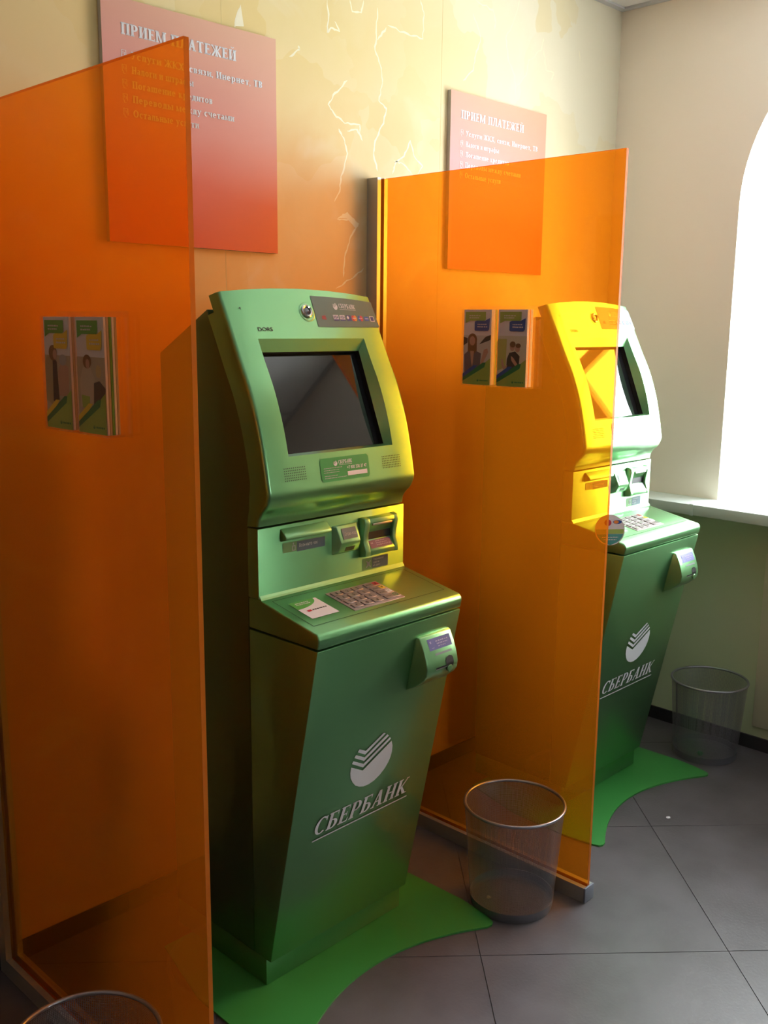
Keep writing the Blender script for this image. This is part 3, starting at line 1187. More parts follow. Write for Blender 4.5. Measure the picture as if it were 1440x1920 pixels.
def head_fascia(par):
    zt, zb = 1.586, 1.324            # opening in the front surface
    rows = sorted(set([round(p_[1], 5) for p_ in PF if abs(p_[1] - zt) > .004 and abs(p_[1] - zb) > .004] + [zt, zb]), reverse=True)
    r = .010
    es = [(HW - r + r * sin(a), r * (1 - cos(a))) for a in [radians(q) for q in (90, 68, 45, 22, 0)]]
    ox = .1715
    pos = [(-a, d) for a, d in es] + [(-ox, 0), (-.09, 0), (0, 0), (.09, 0), (ox, 0)] + [(a, d) for a, d in reversed(es)]
    nc = len(pos)
    iL, iR = 5, 9
    V, F = [], []
    for z in rows:
        for xx, d in pos:
            dd = d
            V.append(head_fn(xx, z, -dd))
    nr = len(rows)
    for i in range(nr - 1):
        for j in range(nc - 1):
            if iL <= j < iR and rows[i] <= zt + 1e-6 and rows[i + 1] >= zb - 1e-6:
                continue
            F.append((i * nc + j, (i + 1) * nc + j, (i + 1) * nc + j + 1, i * nc + j + 1))
    # sides back to the seam
    SB = []
    for z in rows:
        n = pn(z)
        if z > 1.27:
            k = .034
            SB.append((py(z) - n[0] * k, z - n[1] * k))
        else:
            t = (1.27 - z) / (1.27 - 1.166)
            a0 = (py(1.27) - pn(1.27)[0] * .034, 1.27 - pn(1.27)[1] * .034)
            SB.append((a0[0] + (-.488 - a0[0]) * t, a0[1] + (1.163 - a0[1]) * t))
    for sgn, col in ((-1, 0), (1, nc - 1)):
        base = len(V)
        for i, z in enumerate(rows):
            V.append((sgn * HW, SB[i][0], SB[i][1]))
        for i in range(nr - 1):
            q = (i * nc + col, base + i, base + i + 1, (i + 1) * nc + col)
            F.append(q if sgn < 0 else q[::-1])
        # return flange, slightly set in, meeting the cabinet
        b2 = len(V)
        for i, z in enumerate(rows):
            n = pn(z)
            k2 = .029 if z > 1.27 else .029 * (z - 1.163) / .107
            V.append((sgn * (HW - .0015), SB[i][0] + .001, SB[i][1]))
            V.append((sgn * (HW - .0015), SB[i][0] - n[0] * k2, SB[i][1] - n[1] * k2 * .5))
        for i in range(nr - 1):
            if rows[i] > 1.672:
                continue
            q = (b2 + 2 * i, b2 + 2 * i + 1, b2 + 2 * i + 3, b2 + 2 * i + 2)
            F.append(q if sgn < 0 else q[::-1])
    # top strip
    base = len(V)
    for j in range(nc):
        xx = pos[j][0]
        V.append((max(-HW, min(HW, xx)), SB[0][0], SB[0][1] + archz(xx, 1.69)))
    for j in range(nc - 1):
        F.append((j, j + 1, base + j + 1, base + j))
    # bottom lip
    base = len(V)
    for j in range(nc):
        V.append((pos[j][0], -.488, 1.163))
    for j in range(nc - 1):
        F.append(((nr - 1) * nc + j, base + j, base + j + 1, (nr - 1) * nc + j + 1))
    # sloped reveal of the opening down to a flat frame
    ir = [i for i, z in enumerate(rows) if zb - 1e-6 <= z <= zt + 1e-6]
    izt, izb, ix = 1.561, 1.333, .157
    A_ = (py(izt), izt)
    B_ = (py(izb), izb)
    ny = -(A_[1] - B_[1])
    nz = (A_[0] - B_[0])
    L = sqrt(ny * ny + nz * nz)
    ny, nz = ny / L, nz / L
    dep = .017

    def inner(x, z, d=dep):
        t = (A_[1] - z) / (A_[1] - B_[1])
        return (x, A_[0] + (B_[0] - A_[0]) * t - ny * d, z - nz * d)
    base = len(V)
    cols = [-ix, -.09, 0, .09, ix]
    for i in ir:
        t = (zt - rows[i]) / (zt - zb)
        zz = izt + (izb - izt) * t
        V.append(inner(-ix, zz))
        V.append(inner(ix, zz))
    for k in range(len(ir) - 1):
        i = ir[k]
        F.append((i * nc + iL, (i + 1) * nc + iL, base + 2 * k + 2, base + 2 * k))
        F.append(((i + 1) * nc + iR, i * nc + iR, base + 2 * k + 1, base + 2 * k + 3))
    for i, zz in ((ir[0], izt), (ir[-1], izb)):
        b2 = len(V)
        for c in cols:
            V.append(inner(c, zz))
        for j in range(4):
            q = (i * nc + iL + j, i * nc + iL + j + 1, b2 + j + 1, b2 + j)
            F.append(q if zz == izb else q[::-1])
    o = obj('head_fascia', V, F, GREEN, par, smooth=True, auto=radians(30))
    # dark gasket frame and the screen behind it
    V, F = [], []
    for d in (dep - .001, dep + .016):
        for (x, z) in ((-ix - .002, izt + .002), (ix + .002, izt + .002), (ix + .002, izb - .002), (-ix - .002, izb - .002)):
            V.append(inner(x, z, d))
    F = [(k, (k + 1) % 4, (k + 1) % 4 + 4, k + 4) for k in range(4)]
    obj('screen_gasket', V, F, GASKET, o)
    V = [inner(x, z, d) for d in (dep + .0155, dep + .022) for (x, z) in ((-ix - .002, izt + .002), (ix + .002, izt + .002), (ix + .002, izb - .002), (-ix - .002, izb - .002))]
    F = [(0, 1, 2, 3), (7, 6, 5, 4)] + [(k, k + 4, (k + 1) % 4 + 4, (k + 1) % 4) for k in range(4)]
    sc = obj('screen', V, F, SCREEN, o)
    sc['label'] = 'dark glossy touch screen, switched off'
    return o


def frame_at(fn, u, v):
    """matrix of a surface point: x = u, y = v, z = outward"""
    p_ = Vector(fn(u, v, 0))
    eu = (Vector(fn(u + .002, v, 0)) - p_).normalized()
    ev = (Vector(fn(u, v + .002, 0)) - p_)
    ev = (ev - eu * ev.dot(eu)).normalized()
    n = eu.cross(ev)
    mm = Matrix((eu, ev, n)).transposed().to_4x4()
    mm.translation = p_
    return mm


def ring_part(name, fn, u, v, prof, mat, par, seg=40):
    mm = frame_at(fn, u, v)
    V, F = [], []
    n = len(prof)
    for i in range(seg):
        a = 2 * pi * i / seg
        for r, h in prof:
            V.append(tuple(mm @ Vector((r * cos(a), r * sin(a), h))))
    for i in range(seg):
        for j in range(n - 1):
            i2 = (i + 1) % seg
            F.append((i * n + j, i2 * n + j, i2 * n + j + 1, i * n + j + 1))
    return obj(name, V, F, mat, par, smooth=True)


def make_kiosk(label):
    K = empty('payment_kiosk', label, 'kiosk', group='bank payment kiosks')
    cab = [(-.155, .078), (-.155, 1.548), (-.352, 1.652)]
    for z in (1.655, 1.60, 1.54, 1.46, 1.38, 1.32, 1.28):
        n_ = pn(z)
        cab.append((py(z) - n_[0] * .060, z - n_[1] * .060))
    cab += [(-.497, 1.20), (-.487, 1.166), (-.487, .078)]
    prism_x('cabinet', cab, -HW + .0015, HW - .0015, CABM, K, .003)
    box('plinth', -HW + .003, HW - .003, -.533, -.16, .006, .0775, GREEN, K, .002)
    # base plate with concave front edge
    pts = [(-.33, -.22), (.33, -.22), (.386, -.445), (.391, -.640), (.384, -.700), (.374, -.752), (.366, -.770), (.355, -.775), (.338, -.772)]
    N = 24
    arc = []
    for i in range(1, N):
        t = i / N
        xx = .325 - .65 * t
        arc.append((xx, -.665 - .099 * (abs(xx) / .325) ** 2.0))
    pts = pts + arc + [(-.338, -.772), (-.355, -.775), (-.366, -.770), (-.374, -.752), (-.384, -.700), (-.391, -.640), (-.386, -.445)]
    prism_z('base_plate', pts, .0005, .006, PLATE, K)
    # lower door
    door = [(-.489, .0785), (-.5535, .0785), (-.7275, .9195), (-.489, .9195)]
    d = prism_x('front_door', door, -HW, HW, GREEN, K, .004)
    ndr = Vector((0, -(.9195 - .0785), (-.7275 + .5535))).normalized()
    o0 = Vector((0, -.7278, .9208))
    dv = Vector((0, .1733, -.8435)).normalized()
    dn = Vector((0, dv.z, -dv.y))
    if dn.y > 0:
        dn = -dn
    dfn = plane_fn(tuple(o0), (1, 0, 0), tuple(dv), tuple(dn))
    V, F = join2d(list(EMB.values()))
    lay('emblem', V, F, dfn, WHITE, d, .0012)
    V, F = serif_fit('СБЕРБАНК', -.1700, .1660, .5175, .0465, .20, -1)
    lay('lettering', V, F, dfn, WHITE, d, .0012)
    V, F = rect2(-.1685, .1670, .5300, .5335)
    lay('underline', V, F, dfn, WHITE, d, .0012)
    # shelf
    sh = [(-.489, .9225), (-.7278, .9225), (-.7315, .944), (-.7290, .9530), (-.7220, .9585), (-.5277, .9960), (-.489, .9960)]
    s = prism_x('shelf', sh, -HW, HW, GREEN, K, .0045, 3)
    sv = Vector((0, -.1943, -.0375)).normalized()
    sn = Vector((0, sv.z, -sv.y))
    if sn.z < 0:
        sn = -sn
    sfn = plane_fn((0, -.5277, .9960), (1, 0, 0), tuple(sv), tuple(sn))
    V, F = merge(rect2(-.221, .221, .020, .0212), rect2(-.221, .221, .164, .1652), rect2(-.2216, -.2204, .020, .165), rect2(.2204, .2216, .020, .165))
    lay('panel_joint', V, F, sfn, DARKSEAM, s, .0009)
    # keypad
    kp = obj('keypad', *slab(sfn, -.0785, .0925, .045, .1495, -.001, .0015), KPLATE, s, bevel=.0004, segs=1)
    # key rows (thing > part > sub-part: keys are children of the shelf)
    lab = [['1', '2', '3'], ['4', '5', '6'], ['7', '8', '9'], ['*', '0', '#']]
    kx = [-.070, -.036, -.002]
    kv = [.052, .0755, .099, .1225]
    for r_ in range(4):
        for c in range(3):
            obj('key', *slab(sfn, kx[c], kx[c] + .028, kv[r_], kv[r_] + .0185, .0012, .0042), KEYM, s, bevel=.0008, segs=1)
            V, F = text_fit(lab[r_][c], 0, .5, 0, 1, .02)
            w_ = .0055
            V = [(kx[c] + .011 + a * 2 * w_, kv[r_] + .0145 - b * .009) for a, b in V]
            lay('key_digit', V, F, sfn, BINK, s, .0046)
        obj('key', *slab(sfn, .040, .086, kv[r_], kv[r_] + .0185, .0012, .0042), KEYM, s, bevel=.0008, segs=1)
        V, F = ticks(.044, .062, kv[r_] + .008, 4, .003, r_)
        lay('key_text', V, F, sfn, BINK, s, .0046)
        mt = (REDP, YELLOWP, PAPER, DGREENP)[r_]
        if r_ < 3:
            V, F = rect2(.067, .083, kv[r_] + .002, kv[r_] + .0165)
            lay('key_symbol', V, F, sfn, mt, s, .0048)
            V, F = [([], [])][0] if False else merge(*[
                ([(.070, kv[0] + .005), (.072, kv[0] + .004), (.080, kv[0] + .013), (.078, kv[0] + .014)], [(0, 1, 2, 3)]),
                ([(.078, kv[0] + .004), (.080, kv[0] + .005), (.072, kv[0] + .014), (.070, kv[0] + .013)], [(0, 1, 2, 3)])] if r_ == 0 else
                [([(.071, kv[1] + .009), (.0735, kv[1] + .006), (.0765, kv[1] + .012), (.074, kv[1] + .013)], [(0, 1, 2, 3)]),
                 ([(.078, kv[1] + .004), (.080, kv[1] + .005), (.0765, kv[1] + .012), (.075, kv[1] + .011)], [(0, 1, 2, 3)])] if r_ == 1 else
                [rect2(.072, .0735, kv[2] + .005, kv[2] + .013), rect2(.0765, .078, kv[2] + .005, kv[2] + .013)])
            lay('key_mark', V, F, sfn, BINK, s, .0052)
        else:
            n = 20
            out = ell(.0755, kv[3] + .0092, .0075, .0075, n)
            inn = ell(.0755, kv[3] + .0092, .0055, .0055, n)
            V = out + inn
            F = [(i, (i + 1) % n, (i + 1) % n + n, i + n) for i in range(n)]
            lay('key_symbol', V, F, sfn, mt, s, .0048)
            V, F = rect2(.073, .078, kv[3] + .008, kv[3] + .0105)
            lay('key_mark', V, F, sfn, mt, s, .0048)
    # sticker on the shelf
    cs = lay('info_sticker', *rect2(-.198, -.1145, .0495, .1350), sfn, PAPER, s, .0010)
    n = 14
    V = [(-.198, .0495), (-.1265, .0495)] + [(-.1265 + .002 * 0 - .0715 * (1 - cos(pi / 2 * i / n)) * 1.0, .0495 + .034 * sin(pi / 2 * i / n)) for i in range(n + 1)]
    V = [(-.198, .0495)] + [(-.198 + .0745 * cos(pi / 2 * i / n), .0495 + .036 * sin(pi / 2 * i / n)) for i in range(n + 1)]
    lay('sticker_print', V, [tuple(range(len(V)))], sfn, GREENP, s, .0013)
    V, F = merge(ticks(-.185, -.145, .057, 8, .004, 3), ticks(-.187, -.143, .064, 9, .004, 4))
    lay('sticker_print', V, F, sfn, WHITE, s, .0016)
    V, F = merge(rect2(-.182, -.170, .096, .104))
    lay('sticker_print', V, F, sfn, REDP, s, .0014)
    V, F = merge(ticks(-.166, -.122, .097, 7, .005, 5))
    lay('sticker_print', V, F, sfn, BINK, s, .0014)
    # middle panel
    mp = [(-.489, .9970), (-.5285, .9970), (-.5275, 1.0), (-.5268, 1.1615), (-.489, 1.1615)]
    mpo = prism_x('middle_panel', mp, -HW, HW, GREEN, K, .0016)
    fil = [(-.5270, .9965), (-.5345, .9950), (-.5318, .9995), (-.5270, 1.0050)]
    prism_x('fillet', fil, -HW + .002, HW - .002, GREEN2, mpo)
    mfn = plane_fn((0, -.5275, 0), (1, 0, 0), (0, 0, 1), (0, -1, 0))
    # receipt hood
    hp_ = [(-.5268, 1.154), (-.5310, 1.152), (-.5480, 1.137), (-.5490, 1.131), (-.5450, 1.128), (-.5268, 1.123)]
    prism_x('receipt_hood', hp_, -.178, -.034, GREEN2, K, .0022, 3)
    hl = lay('receipt_label', *rect2(-.171, -.062, 1.0945, 1.1185), mfn, LABELG, mpo, .0006)
    lay('label_print', *rect2(-.128, -.038, 1.0925, 1.1165), mfn, STICKDD, mpo, .0009)
    V, F = text_fit('Возьмите чек', -.121, -.062, 1.1025, .008, .012)
    lay('label_text', V, F, mfn, INK, mpo, .0013)
    V, F = merge(rect2(-.143, -.1405, 1.097, 1.109), rect2(-.135, -.1325, 1.097, 1.109), rect2(-.143, -.1325, 1.0965, 1.0985), rect2(-.143, -.1325, 1.107, 1.109), rect2(-.1405, -.1375, 1.111, 1.116))
    lay('label_icon', V, F, mfn, INK, mpo, .0013)
    # barcode scanner
    prof = [(-.5268, 1.138), (-.5330, 1.134), (-.5500, 1.096), (-.5480, 1.086), (-.5400, 1.070), (-.5268, 1.064)]
    bs = prism_x('barcode_scanner', prof, 0, 0, GREEN2, K, .0025, 3,
                 x0s=[-.016, -.004, -.003, -.003, -.004, -.016], x1s=[.076, .064, .063, .063, .064, .076])
    f1 = plane_fn((0, -.5330, 1.134), (1, 0, 0), (0, -.409, -.913), (0, -.913, .409))
    lay('scanner_label', *rect2(.008, .056, .006, .034), f1, STICKDD, bs, .0012)
    V, F = text_fit('Штрих-код', .014, .052, 0, .0075, .012)
    V = [(a, .0245 - b) for a, b in V]
    lay('label_text', V, F, f1, INK, bs, .0018)
    f2 = plane_fn((0, -.5480, 1.086), (1, 0, 0), (0, .447, -.894), (0, -.894, -.447))
    obj('scanner_window', *slab(f2, .015, .046, .003, .015, -.002, .0006), BLACK, bs)
    # bill acceptor
    ba = empty_part('bill_acceptor', K)
    x0, x1, z0, z1 = .083, .203, 1.048, 1.142
    side = [(-.5268, 1.146), (-.5440, 1.142), (-.5465, 1.130), (-.5400, 1.100), (-.5400, 1.085), (-.5480, 1.060), (-.5470, 1.047), (-.5268, 1.043)]
    prism_x('acceptor_side', side, x0, x0 + .018, GREEN2, ba, .002, 3, x0s=[x0 - .004] + [x0] * 6 + [x0 - .004])
    prism_x('acceptor_side', side, x1 - .014, x1, GREEN2, ba, .002, 3, x1s=[x1 + .004] + [x1] * 6 + [x1 + .004])
    up = [(-.5268, 1.145), (-.5440, 1.1415), (-.5460, 1.131), (-.5300, 1.104), (-.5268, 1.104)]
    prism_x('acceptor_top', up, x0 + .017, x1 - .013, GREEN2, ba, .0015)
    box('bill_slot', x0 + .026, x1 - .024, -.5475, -.540, 1.124, 1.129, STEEL, ba, .0008)
    box('acceptor_throat', x0 + .017, x1 - .013, -.5300, -.5275, 1.074, 1.106, BLACK, ba)
    tray = [(-.5268, 1.086), (-.5300, 1.086), (-.5475, 1.060), (-.5470, 1.048), (-.5268, 1.044)]
    tr = prism_x('acceptor_tray', tray, x0 + .017, x1 - .013, GREEN2, ba, .0015)
    f3 = plane_fn((0, -.5300, 1.086), (1, 0, 0), (0, -.558, -.830), (0, -.830, .558))
    lay('tray_label', *rect2(x0 + .023, x1 - .020, .004, .026), f3, PURPLE, ba, .0012)
    V, F = merge(ticks(x0 + .045, x1 - .042, .007, 6, .003, 8), ticks(x0 + .045, x1 - .036, .0125, 6, .003, 9), ticks(x0 + .045, x1 - .024, .018, 8, .003, 10), ticks(x0 + .027, x0 + .036, .010, 2, .005, 11))
    lay('label_print', V, F, f3, INKV, ba, .0018)
    # no-change label
    lay('notice_label', *rect2(.091, .184, 1.007, 1.037), mfn, LABELG, mpo, .0006)
    lay('label_print', *rect2(.125, .184, 1.0075, 1.0365), mfn, STICKDD, mpo, .0009)
    for k, (tx, wd) in enumerate((('Терминал', .038), ('сдачи', .022), ('не дает', .026))):
        V, F = text_fit(tx, .129, .129 + wd, 1.0285 - k * .008, .0052, .012)
        lay('label_text', V, F, mfn, INK, mpo, .0013)
    V, F = merge(([(.103, 1.014), (.106, 1.012), (.121, 1.029), (.118, 1.031)], [(0, 1, 2, 3)]), ([(.103, 1.029), (.106, 1.031), (.121, 1.014), (.118, 1.012)], [(0, 1, 2, 3)]),
                 rect2(.107, .117, 1.0165, 1.0265))
    lay('label_icon', V, F, mfn, INK, mpo, .0013)
    # card reader on the door
    rp_ = [(-.7165, .8765), (-.7265, .8750), (-.7400, .8490), (-.7502, .8200), (-.7545, .8000), (-.7520, .7820), (-.7440, .7700), (-.7180, .7490), (-.6885, .7330)]
    rx0, rx1 = .089, .205
    cr = prism_x('card_reader', rp_, rx0, rx1, GREEN2, K, .0028, 3, x0s=[rx0 - .004] + [rx0] * 7 + [rx0 - .004], x1s=[rx1 + .004] + [rx1] * 7 + [rx1 + .004])

    def rfn(u, v, off):
        # v: height z on the curved front of the reader
        pts_ = [(-.7265, .8750), (-.7400, .8490), (-.7502, .8200), (-.7545, .8000), (-.7520, .7820), (-.7440, .7700)]
        for a, b in zip(pts_[:-1], pts_[1:]):
            if a[1] >= v >= b[1] or (b is pts_[-1]):
                t = (a[1] - v) / (a[1] - b[1])
                L = sqrt((b[0] - a[0]) ** 2 + (b[1] - a[1]) ** 2)
                n_ = ((b[1] - a[1]) / L, -(b[0] - a[0]) / L)
                return (u, a[0] + (b[0] - a[0]) * t + n_[0] * off, v + n_[1] * off)
    lay('reader_label', *rect2(rx0 + .021, rx1 - .012, .8405, .8665), rfn, INDIGO, cr, .0010)
    V, F = merge(ticks(rx0 + .048, rx1 - .022, .857, 6, .003, 20), ticks(rx0 + .050, rx1 - .026, .8515, 6, .003, 21), ticks(rx0 + .053, rx1 - .036, .846, 4, .003, 22), rect2(rx0 + .027, rx0 + .032, .856, .861), rect2(rx0 + .029, rx0 + .038, .845, .8465))
    lay('label_print', V, F, rfn, INKV, cr, .0016)
    lay('reader_strip', *rect2(rx0 + .036, rx1 - .018, .827, .832), rfn, STRIPM, cr, .0010)
    n = 10
    cx = rx1 - .032
    # thumb recess, dark with a pale pad
    V, F = [], []
    z0_, z1_, r_ = .7790, .8190, .0140
    for i in range(17):
        z = z0_ + (z1_ - z0_) * i / 16
        e = 0
        if z - z0_ < r_ * .8:
            e = 1 - (z - z0_) / (r_ * .8)
        if z1_ - z < r_ * .8:
            e = 1 - (z1_ - z) / (r_ * .8)
        h = r_ * sqrt(max(0.0, 1 - e * e))
        V += [(cx - h, z), (cx + h, z)]
    F = [(2 * i, 2 * i + 1, 2 * i + 3, 2 * i + 2) for i in range(16)]
    lay('thumb_recess', V, F, rfn, BLACK, cr, .0010)
    V = ell(cx - .002, .7885, .0100, .0080, 18)
    mmb = [rfn(u, v, .0016) for u, v in V] + [rfn(u * .98 + cx * .02, v, .006) for u, v in V]
    nn = len(V)
    obj('thumb_pad', mmb, [tuple(range(nn - 1, -1, -1)), tuple(range(nn, 2 * nn))] + [(i, (i + 1) % nn, (i + 1) % nn + nn, i + nn) for i in range(nn)], GREEN2, cr, bevel=.0012)
    lay('card_slot', *rect2(rx0 + .032, rx1 - .040, .7945, .7985), rfn, BLACK, cr, .0012)
    lay('slot_lip', *rect2(rx0 + .032, rx1 - .040, .7925, .7945), rfn, STEEL, cr, .0014)
    # head
    H = head_fascia(K)
    ring_part('camera_ring', head_fn, .003, 1.645, [(.0105, .0), (.0105, .0045), (.0135, .006), (.0165, .004), (.0175, 0)], CHROME, H)
    ring_part('camera_lens', head_fn, .003, 1.645, [(.0108, .0025), (.006, .0030), (.0001, .0034)], M('dark_lens', (.03, .03, .04), .15, 0, .5), H)
    ring_part('camera_seat', head_fn, .004, 1.6435, [(.0170, .0006), (.0215, .0012), (.0245, .0003)], GREEN2, H)
    V, F = text_fit('DORS', -.163, -.119, 1.6030, .0085, .012)
    lay('maker_name', V, F, head_fn, BINK, H, .0009)
    # sticker with the cards
    V, F = rect2(.029, .2405, 1.613, 1.6765, 4, 8)
    V = [(a, b + (random.Random(int(a * 1e4)).uniform(0, .0006) if b > 1.676 else 0)) for a, b in V]
    lay('bank_sticker', V, F, head_fn, STICKD, H, .0008)
    V, F = emblem(.104, 1.6575, .105)
    lay('emblem', V, F, head_fn, WHITE, H, .0013)
    V, F = serif_fit('СБЕРБАНК', .116, .174, 1.6545, .0095, .1)
    lay('lettering', V, F, head_fn, WHITE, H, .0013)
    lay('underline', *rect2(.117, .173, 1.6515, 1.6523), head_fn, WHITE, H, .0013)
    zc = 1.6335
    V, F = text_fit('АКБ', .048, .062, zc - .004, .007, .03)
    lay('card_mark', V, F, head_fn, REDP, H, .0013)
    for cxx in (.096, .118):
        lay('card_mark', *rect2(cxx - .009, cxx + .009, zc - .006, zc + .006), head_fn, PAPER, H, .0013)
        lay('card_mark', *merge(rect2(cxx - .009, cxx + .009, zc - .006, zc - .0035)), head_fn, NAVYP, H, .0016)
        V, F = text_fit('VISA', cxx - .0075, cxx + .0075, zc - .0018, .0058, .02, .2)
        lay('card_mark', V, F, head_fn, NAVYP, H, .0018)
    lay('card_mark', *rect2(.132, .148, zc - .006, zc + .006), head_fn, NAVYP, H, .0013)
    lay('card_mark', ell(.137, zc + .001, .004, .0035), [tuple(range(24))], head_fn, PAPER, H, .0016)
    for cxx, ca, cb in ((.159, REDP, ORANGEP), (.181, BLUEP, REDP), (.203, BLUEP, NAVYP)):
        if ca is BLUEP and cb is NAVYP:
            lay('card_mark', *rect2(cxx - .008, cxx + .008, zc - .005, zc + .005), head_fn, BLUEP, H, .0013)
        else:
            lay('card_mark', ell(cxx - .0035, zc, .0055, .0065), [tuple(range(24))], head_fn, ca, H, .0013)
            lay('card_mark', ell(cxx + .0035, zc, .0055, .0065), [tuple(range(24))], head_fn, cb, H, .0015)
        V, F = ticks(cxx - .006, cxx + .006, zc - .001, 4, .002, int(cxx * 1000))
        lay('card_mark', V, F, head_fn, PAPER, H, .0018)
    lay('card_mark', *rect2(.2155, .2305, zc - .0065, zc + .0065), head_fn, PAPER, H, .0013)
    lay('card_mark', *rect2(.2175, .2285, zc - .005, zc + .005), head_fn, NAVYP, H, .0016)
    # hotline sticker (rounded corners)
    r = .005
    x0, x1, z0, z1 = -.081, .079, 1.2555, 1.3105
    outl = []
    for cx, cz, a0 in ((x1 - r, z1 - r, 0), (x0 + r, z1 - r, 90), (x0 + r, z0 + r, 180), (x1 - r, z0 + r, 270)):
        outl += [(cx + r * cos(radians(a0 + 22.5 * i)), cz + r * sin(radians(a0 + 22.5 * i))) for i in range(5)]
    strips = []
    nz_ = 9
    V, F = [], []
    for i in range(nz_ + 1):
        z = z0 + (z1 - z0) * i / nz_
        e = 0
        if z - z0 < r:
            e = r - sqrt(max(0, r * r - (r - (z - z0)) ** 2))
        if z1 - z < r:
            e = r - sqrt(max(0, r * r - (r - (z1 - z)) ** 2))
        V += [(x0 + e, z), (x1 - e, z)]
    F = [(2 * i, 2 * i + 1, 2 * i + 3, 2 * i + 2) for i in range(nz_)]
    lay('hotline_sticker', V, F, head_fn, STICKG, H, .0008)
    V, F = emblem(-.0325, 1.2965, .088)
    lay('emblem', V, F, head_fn, WHITE, H, .0014)
    V, F = serif_fit('СБЕРБАНК', -.023, .023, 1.2945, .0085, .1)
    lay('lettering', V, F, head_fn, WHITE, H, .0014)
    lay('underline', *rect2(-.021, .022, 1.2915, 1.2922), head_fn, WHITE, H, .0014)
    V, F = text_fit('+7 800 200 37 47', .004, .070, 1.2800, .0075, .008)
    lay('phone_number', V, F, head_fn, WHITE, H, .0014)
    lay('white_box', *rect2(.004, .070, 1.2645, 1.2745, 1, 2), head_fn, PAPER, H, .0014)
    V, F = merge(ticks(-.072, -.012, 1.286, 14, .0018, 31), ticks(-.072, -.022, 1.281, 12, .0018, 32), ticks(-.072, -.022, 1.276, 12, .0018, 33), ticks(-.071, -.030, 1.268, 10, .0018, 34), ticks(-.071, .000, 1.263, 16, .0018, 35))
    lay('fine_print', V, F, head_fn, INK, H, .0014)
    # loudspeaker holes
    for xa in (-.1905, .1275):
        vf_ = []
        for i in range(12):
            for j in range(6):
                cx, cz = xa + .0615 * i / 11, 1.2705 + .0275 * j / 5
                vf_.append((ell(cx, cz, .0014, .0014, 8), [tuple(range(8))]))
        V, F = merge(*vf_)
        g = lay('speaker_grille', V, F, head_fn, BLACK, H, .0009)
    # chips in the paint
    lay('paint_chip', [(-.2, 1.652), (-.1965, 1.6545), (-.1945, 1.6535), (-.195, 1.648), (-.1965, 1.651)], [(0, 1, 2, 3, 4)], head_fn, BINK, H, .0009)
    return K


def slab(fn, u0, u1, v0, v1, o0, o1):
    c = [(u0, v0), (u1, v0), (u1, v1), (u0, v1)]
    V = [fn(u, v, o0) for u, v in c] + [fn(u, v, o1) for u, v in c]
    F = [(0, 1, 2, 3), (7, 6, 5, 4)] + [(k, k + 4, (k + 1) % 4 + 4, (k + 1) % 4) for k in range(4)]
    return V, F


def empty_part(name, par):
    o = bpy.data.objects.new(name, None)
    o.empty_display_size = .05
    COL.objects.link(o)
    o.parent = par
    return o


def copy_tree(o, parent=None):
    c = o.copy()
    COL.objects.link(c)
    c.parent = parent
    for ch in list(o.children):
        copy_tree(ch, c)
    return c


K1 = make_kiosk('green bank payment kiosk in the left booth, seen whole between the two orange panels')
K1.location = (.2438, 0, 0)
K1.rotation_euler.z = radians(.7155)
K2 = copy_tree(K1)
K2['label'] = 'green bank payment kiosk in the corner booth, half hidden behind the farther orange panel'
K2.location = (1.5475, .0216, 0)
K2.rotation_euler.z = radians(.063)

# round tag on a clear strip hanging from the corner kiosk's receipt hood
T = empty('wobbler_tag', 'round printed promotion tag on a clear strip at the corner kiosk shelf', 'tag', (1.375, -.530, 1.118))
path = []
for i in range(13):
    t = i / 12
    path.append(Vector((-.135 * t ** 1.4, -.165 * t, -.105 * t + .03 * sin(pi * t))))
V, F = [], []
for p_ in path:
    V += [(p_.x - .006, p_.y, p_.z), (p_.x + .006, p_.y, p_.z)]
nV = len(V)
V += [(a, b, c - .0006) for a, b, c in V]
F = [(2 * i, 2 * i + 1, 2 * i + 3, 2 * i + 2) for i in range(12)] + [(nV + 2 * i + 2, nV + 2 * i + 3, nV + 2 * i + 1, nV + 2 * i) for i in range(12)]
obj('strip', V, F, CLEAR, T, smooth=True)
dc = Vector((-.147, -.166, -.105))
tn_ = Vector((-.62, -.76, .18)).normalized()
te = Vector((0, 0, 1)).cross(tn_).normalized() * 1
tu = tn_.cross(te).normalized()
tfn = plane_fn(tuple(dc), tuple(te), tuple(tu), tuple(tn_))
RD = .047
c_ = ell(0, 0, RD, RD, 40)
V = [tfn(a, b, 0) for a, b in c_] + [tfn(a, b, .001) for a, b in c_]
F = [tuple(range(39, -1, -1)), tuple(range(40, 80))] + [(i, (i + 1) % 40, (i + 1) % 40 + 40, i + 40) for i in range(40)]
disc = obj('disc', V, F, PAPER, T)


def chord(v0, v1, ra=RD * .93):
    n = 8
    L, R_ = [], []
    for i in range(n + 1):
        v = v0 + (v1 - v0) * i / n
        h = sqrt(max(0, ra * ra - v * v))
        L.append((-h, v))
        R_.append((h, v))
    return L + R_[::-1]


def put(pl, mt, off=.0014):
    lay('disc_print', pl, [tuple(range(len(pl)))], tfn, mt, disc, off)


put(chord(-.012, .002), LIMEP)
put(chord(-.0465, -.013), TEALP)
put(ell(-.006, .022, .011, .010), REDP)
put(ell(.024, .024, .014, .006), BLUEP)
put(ell(.020, .024, .008, .005), ORANGEP, .0018)
V, F = merge(ticks(-.025, .025, -.024, 9, .003, 50), ticks(-.02, .02, -.031, 8, .003, 51))
lay('disc_print', V, F, tfn, PAPER, disc, .0018)

# ============================================================ partitions
PH, PL, RAILH = 2.058, .885, .045


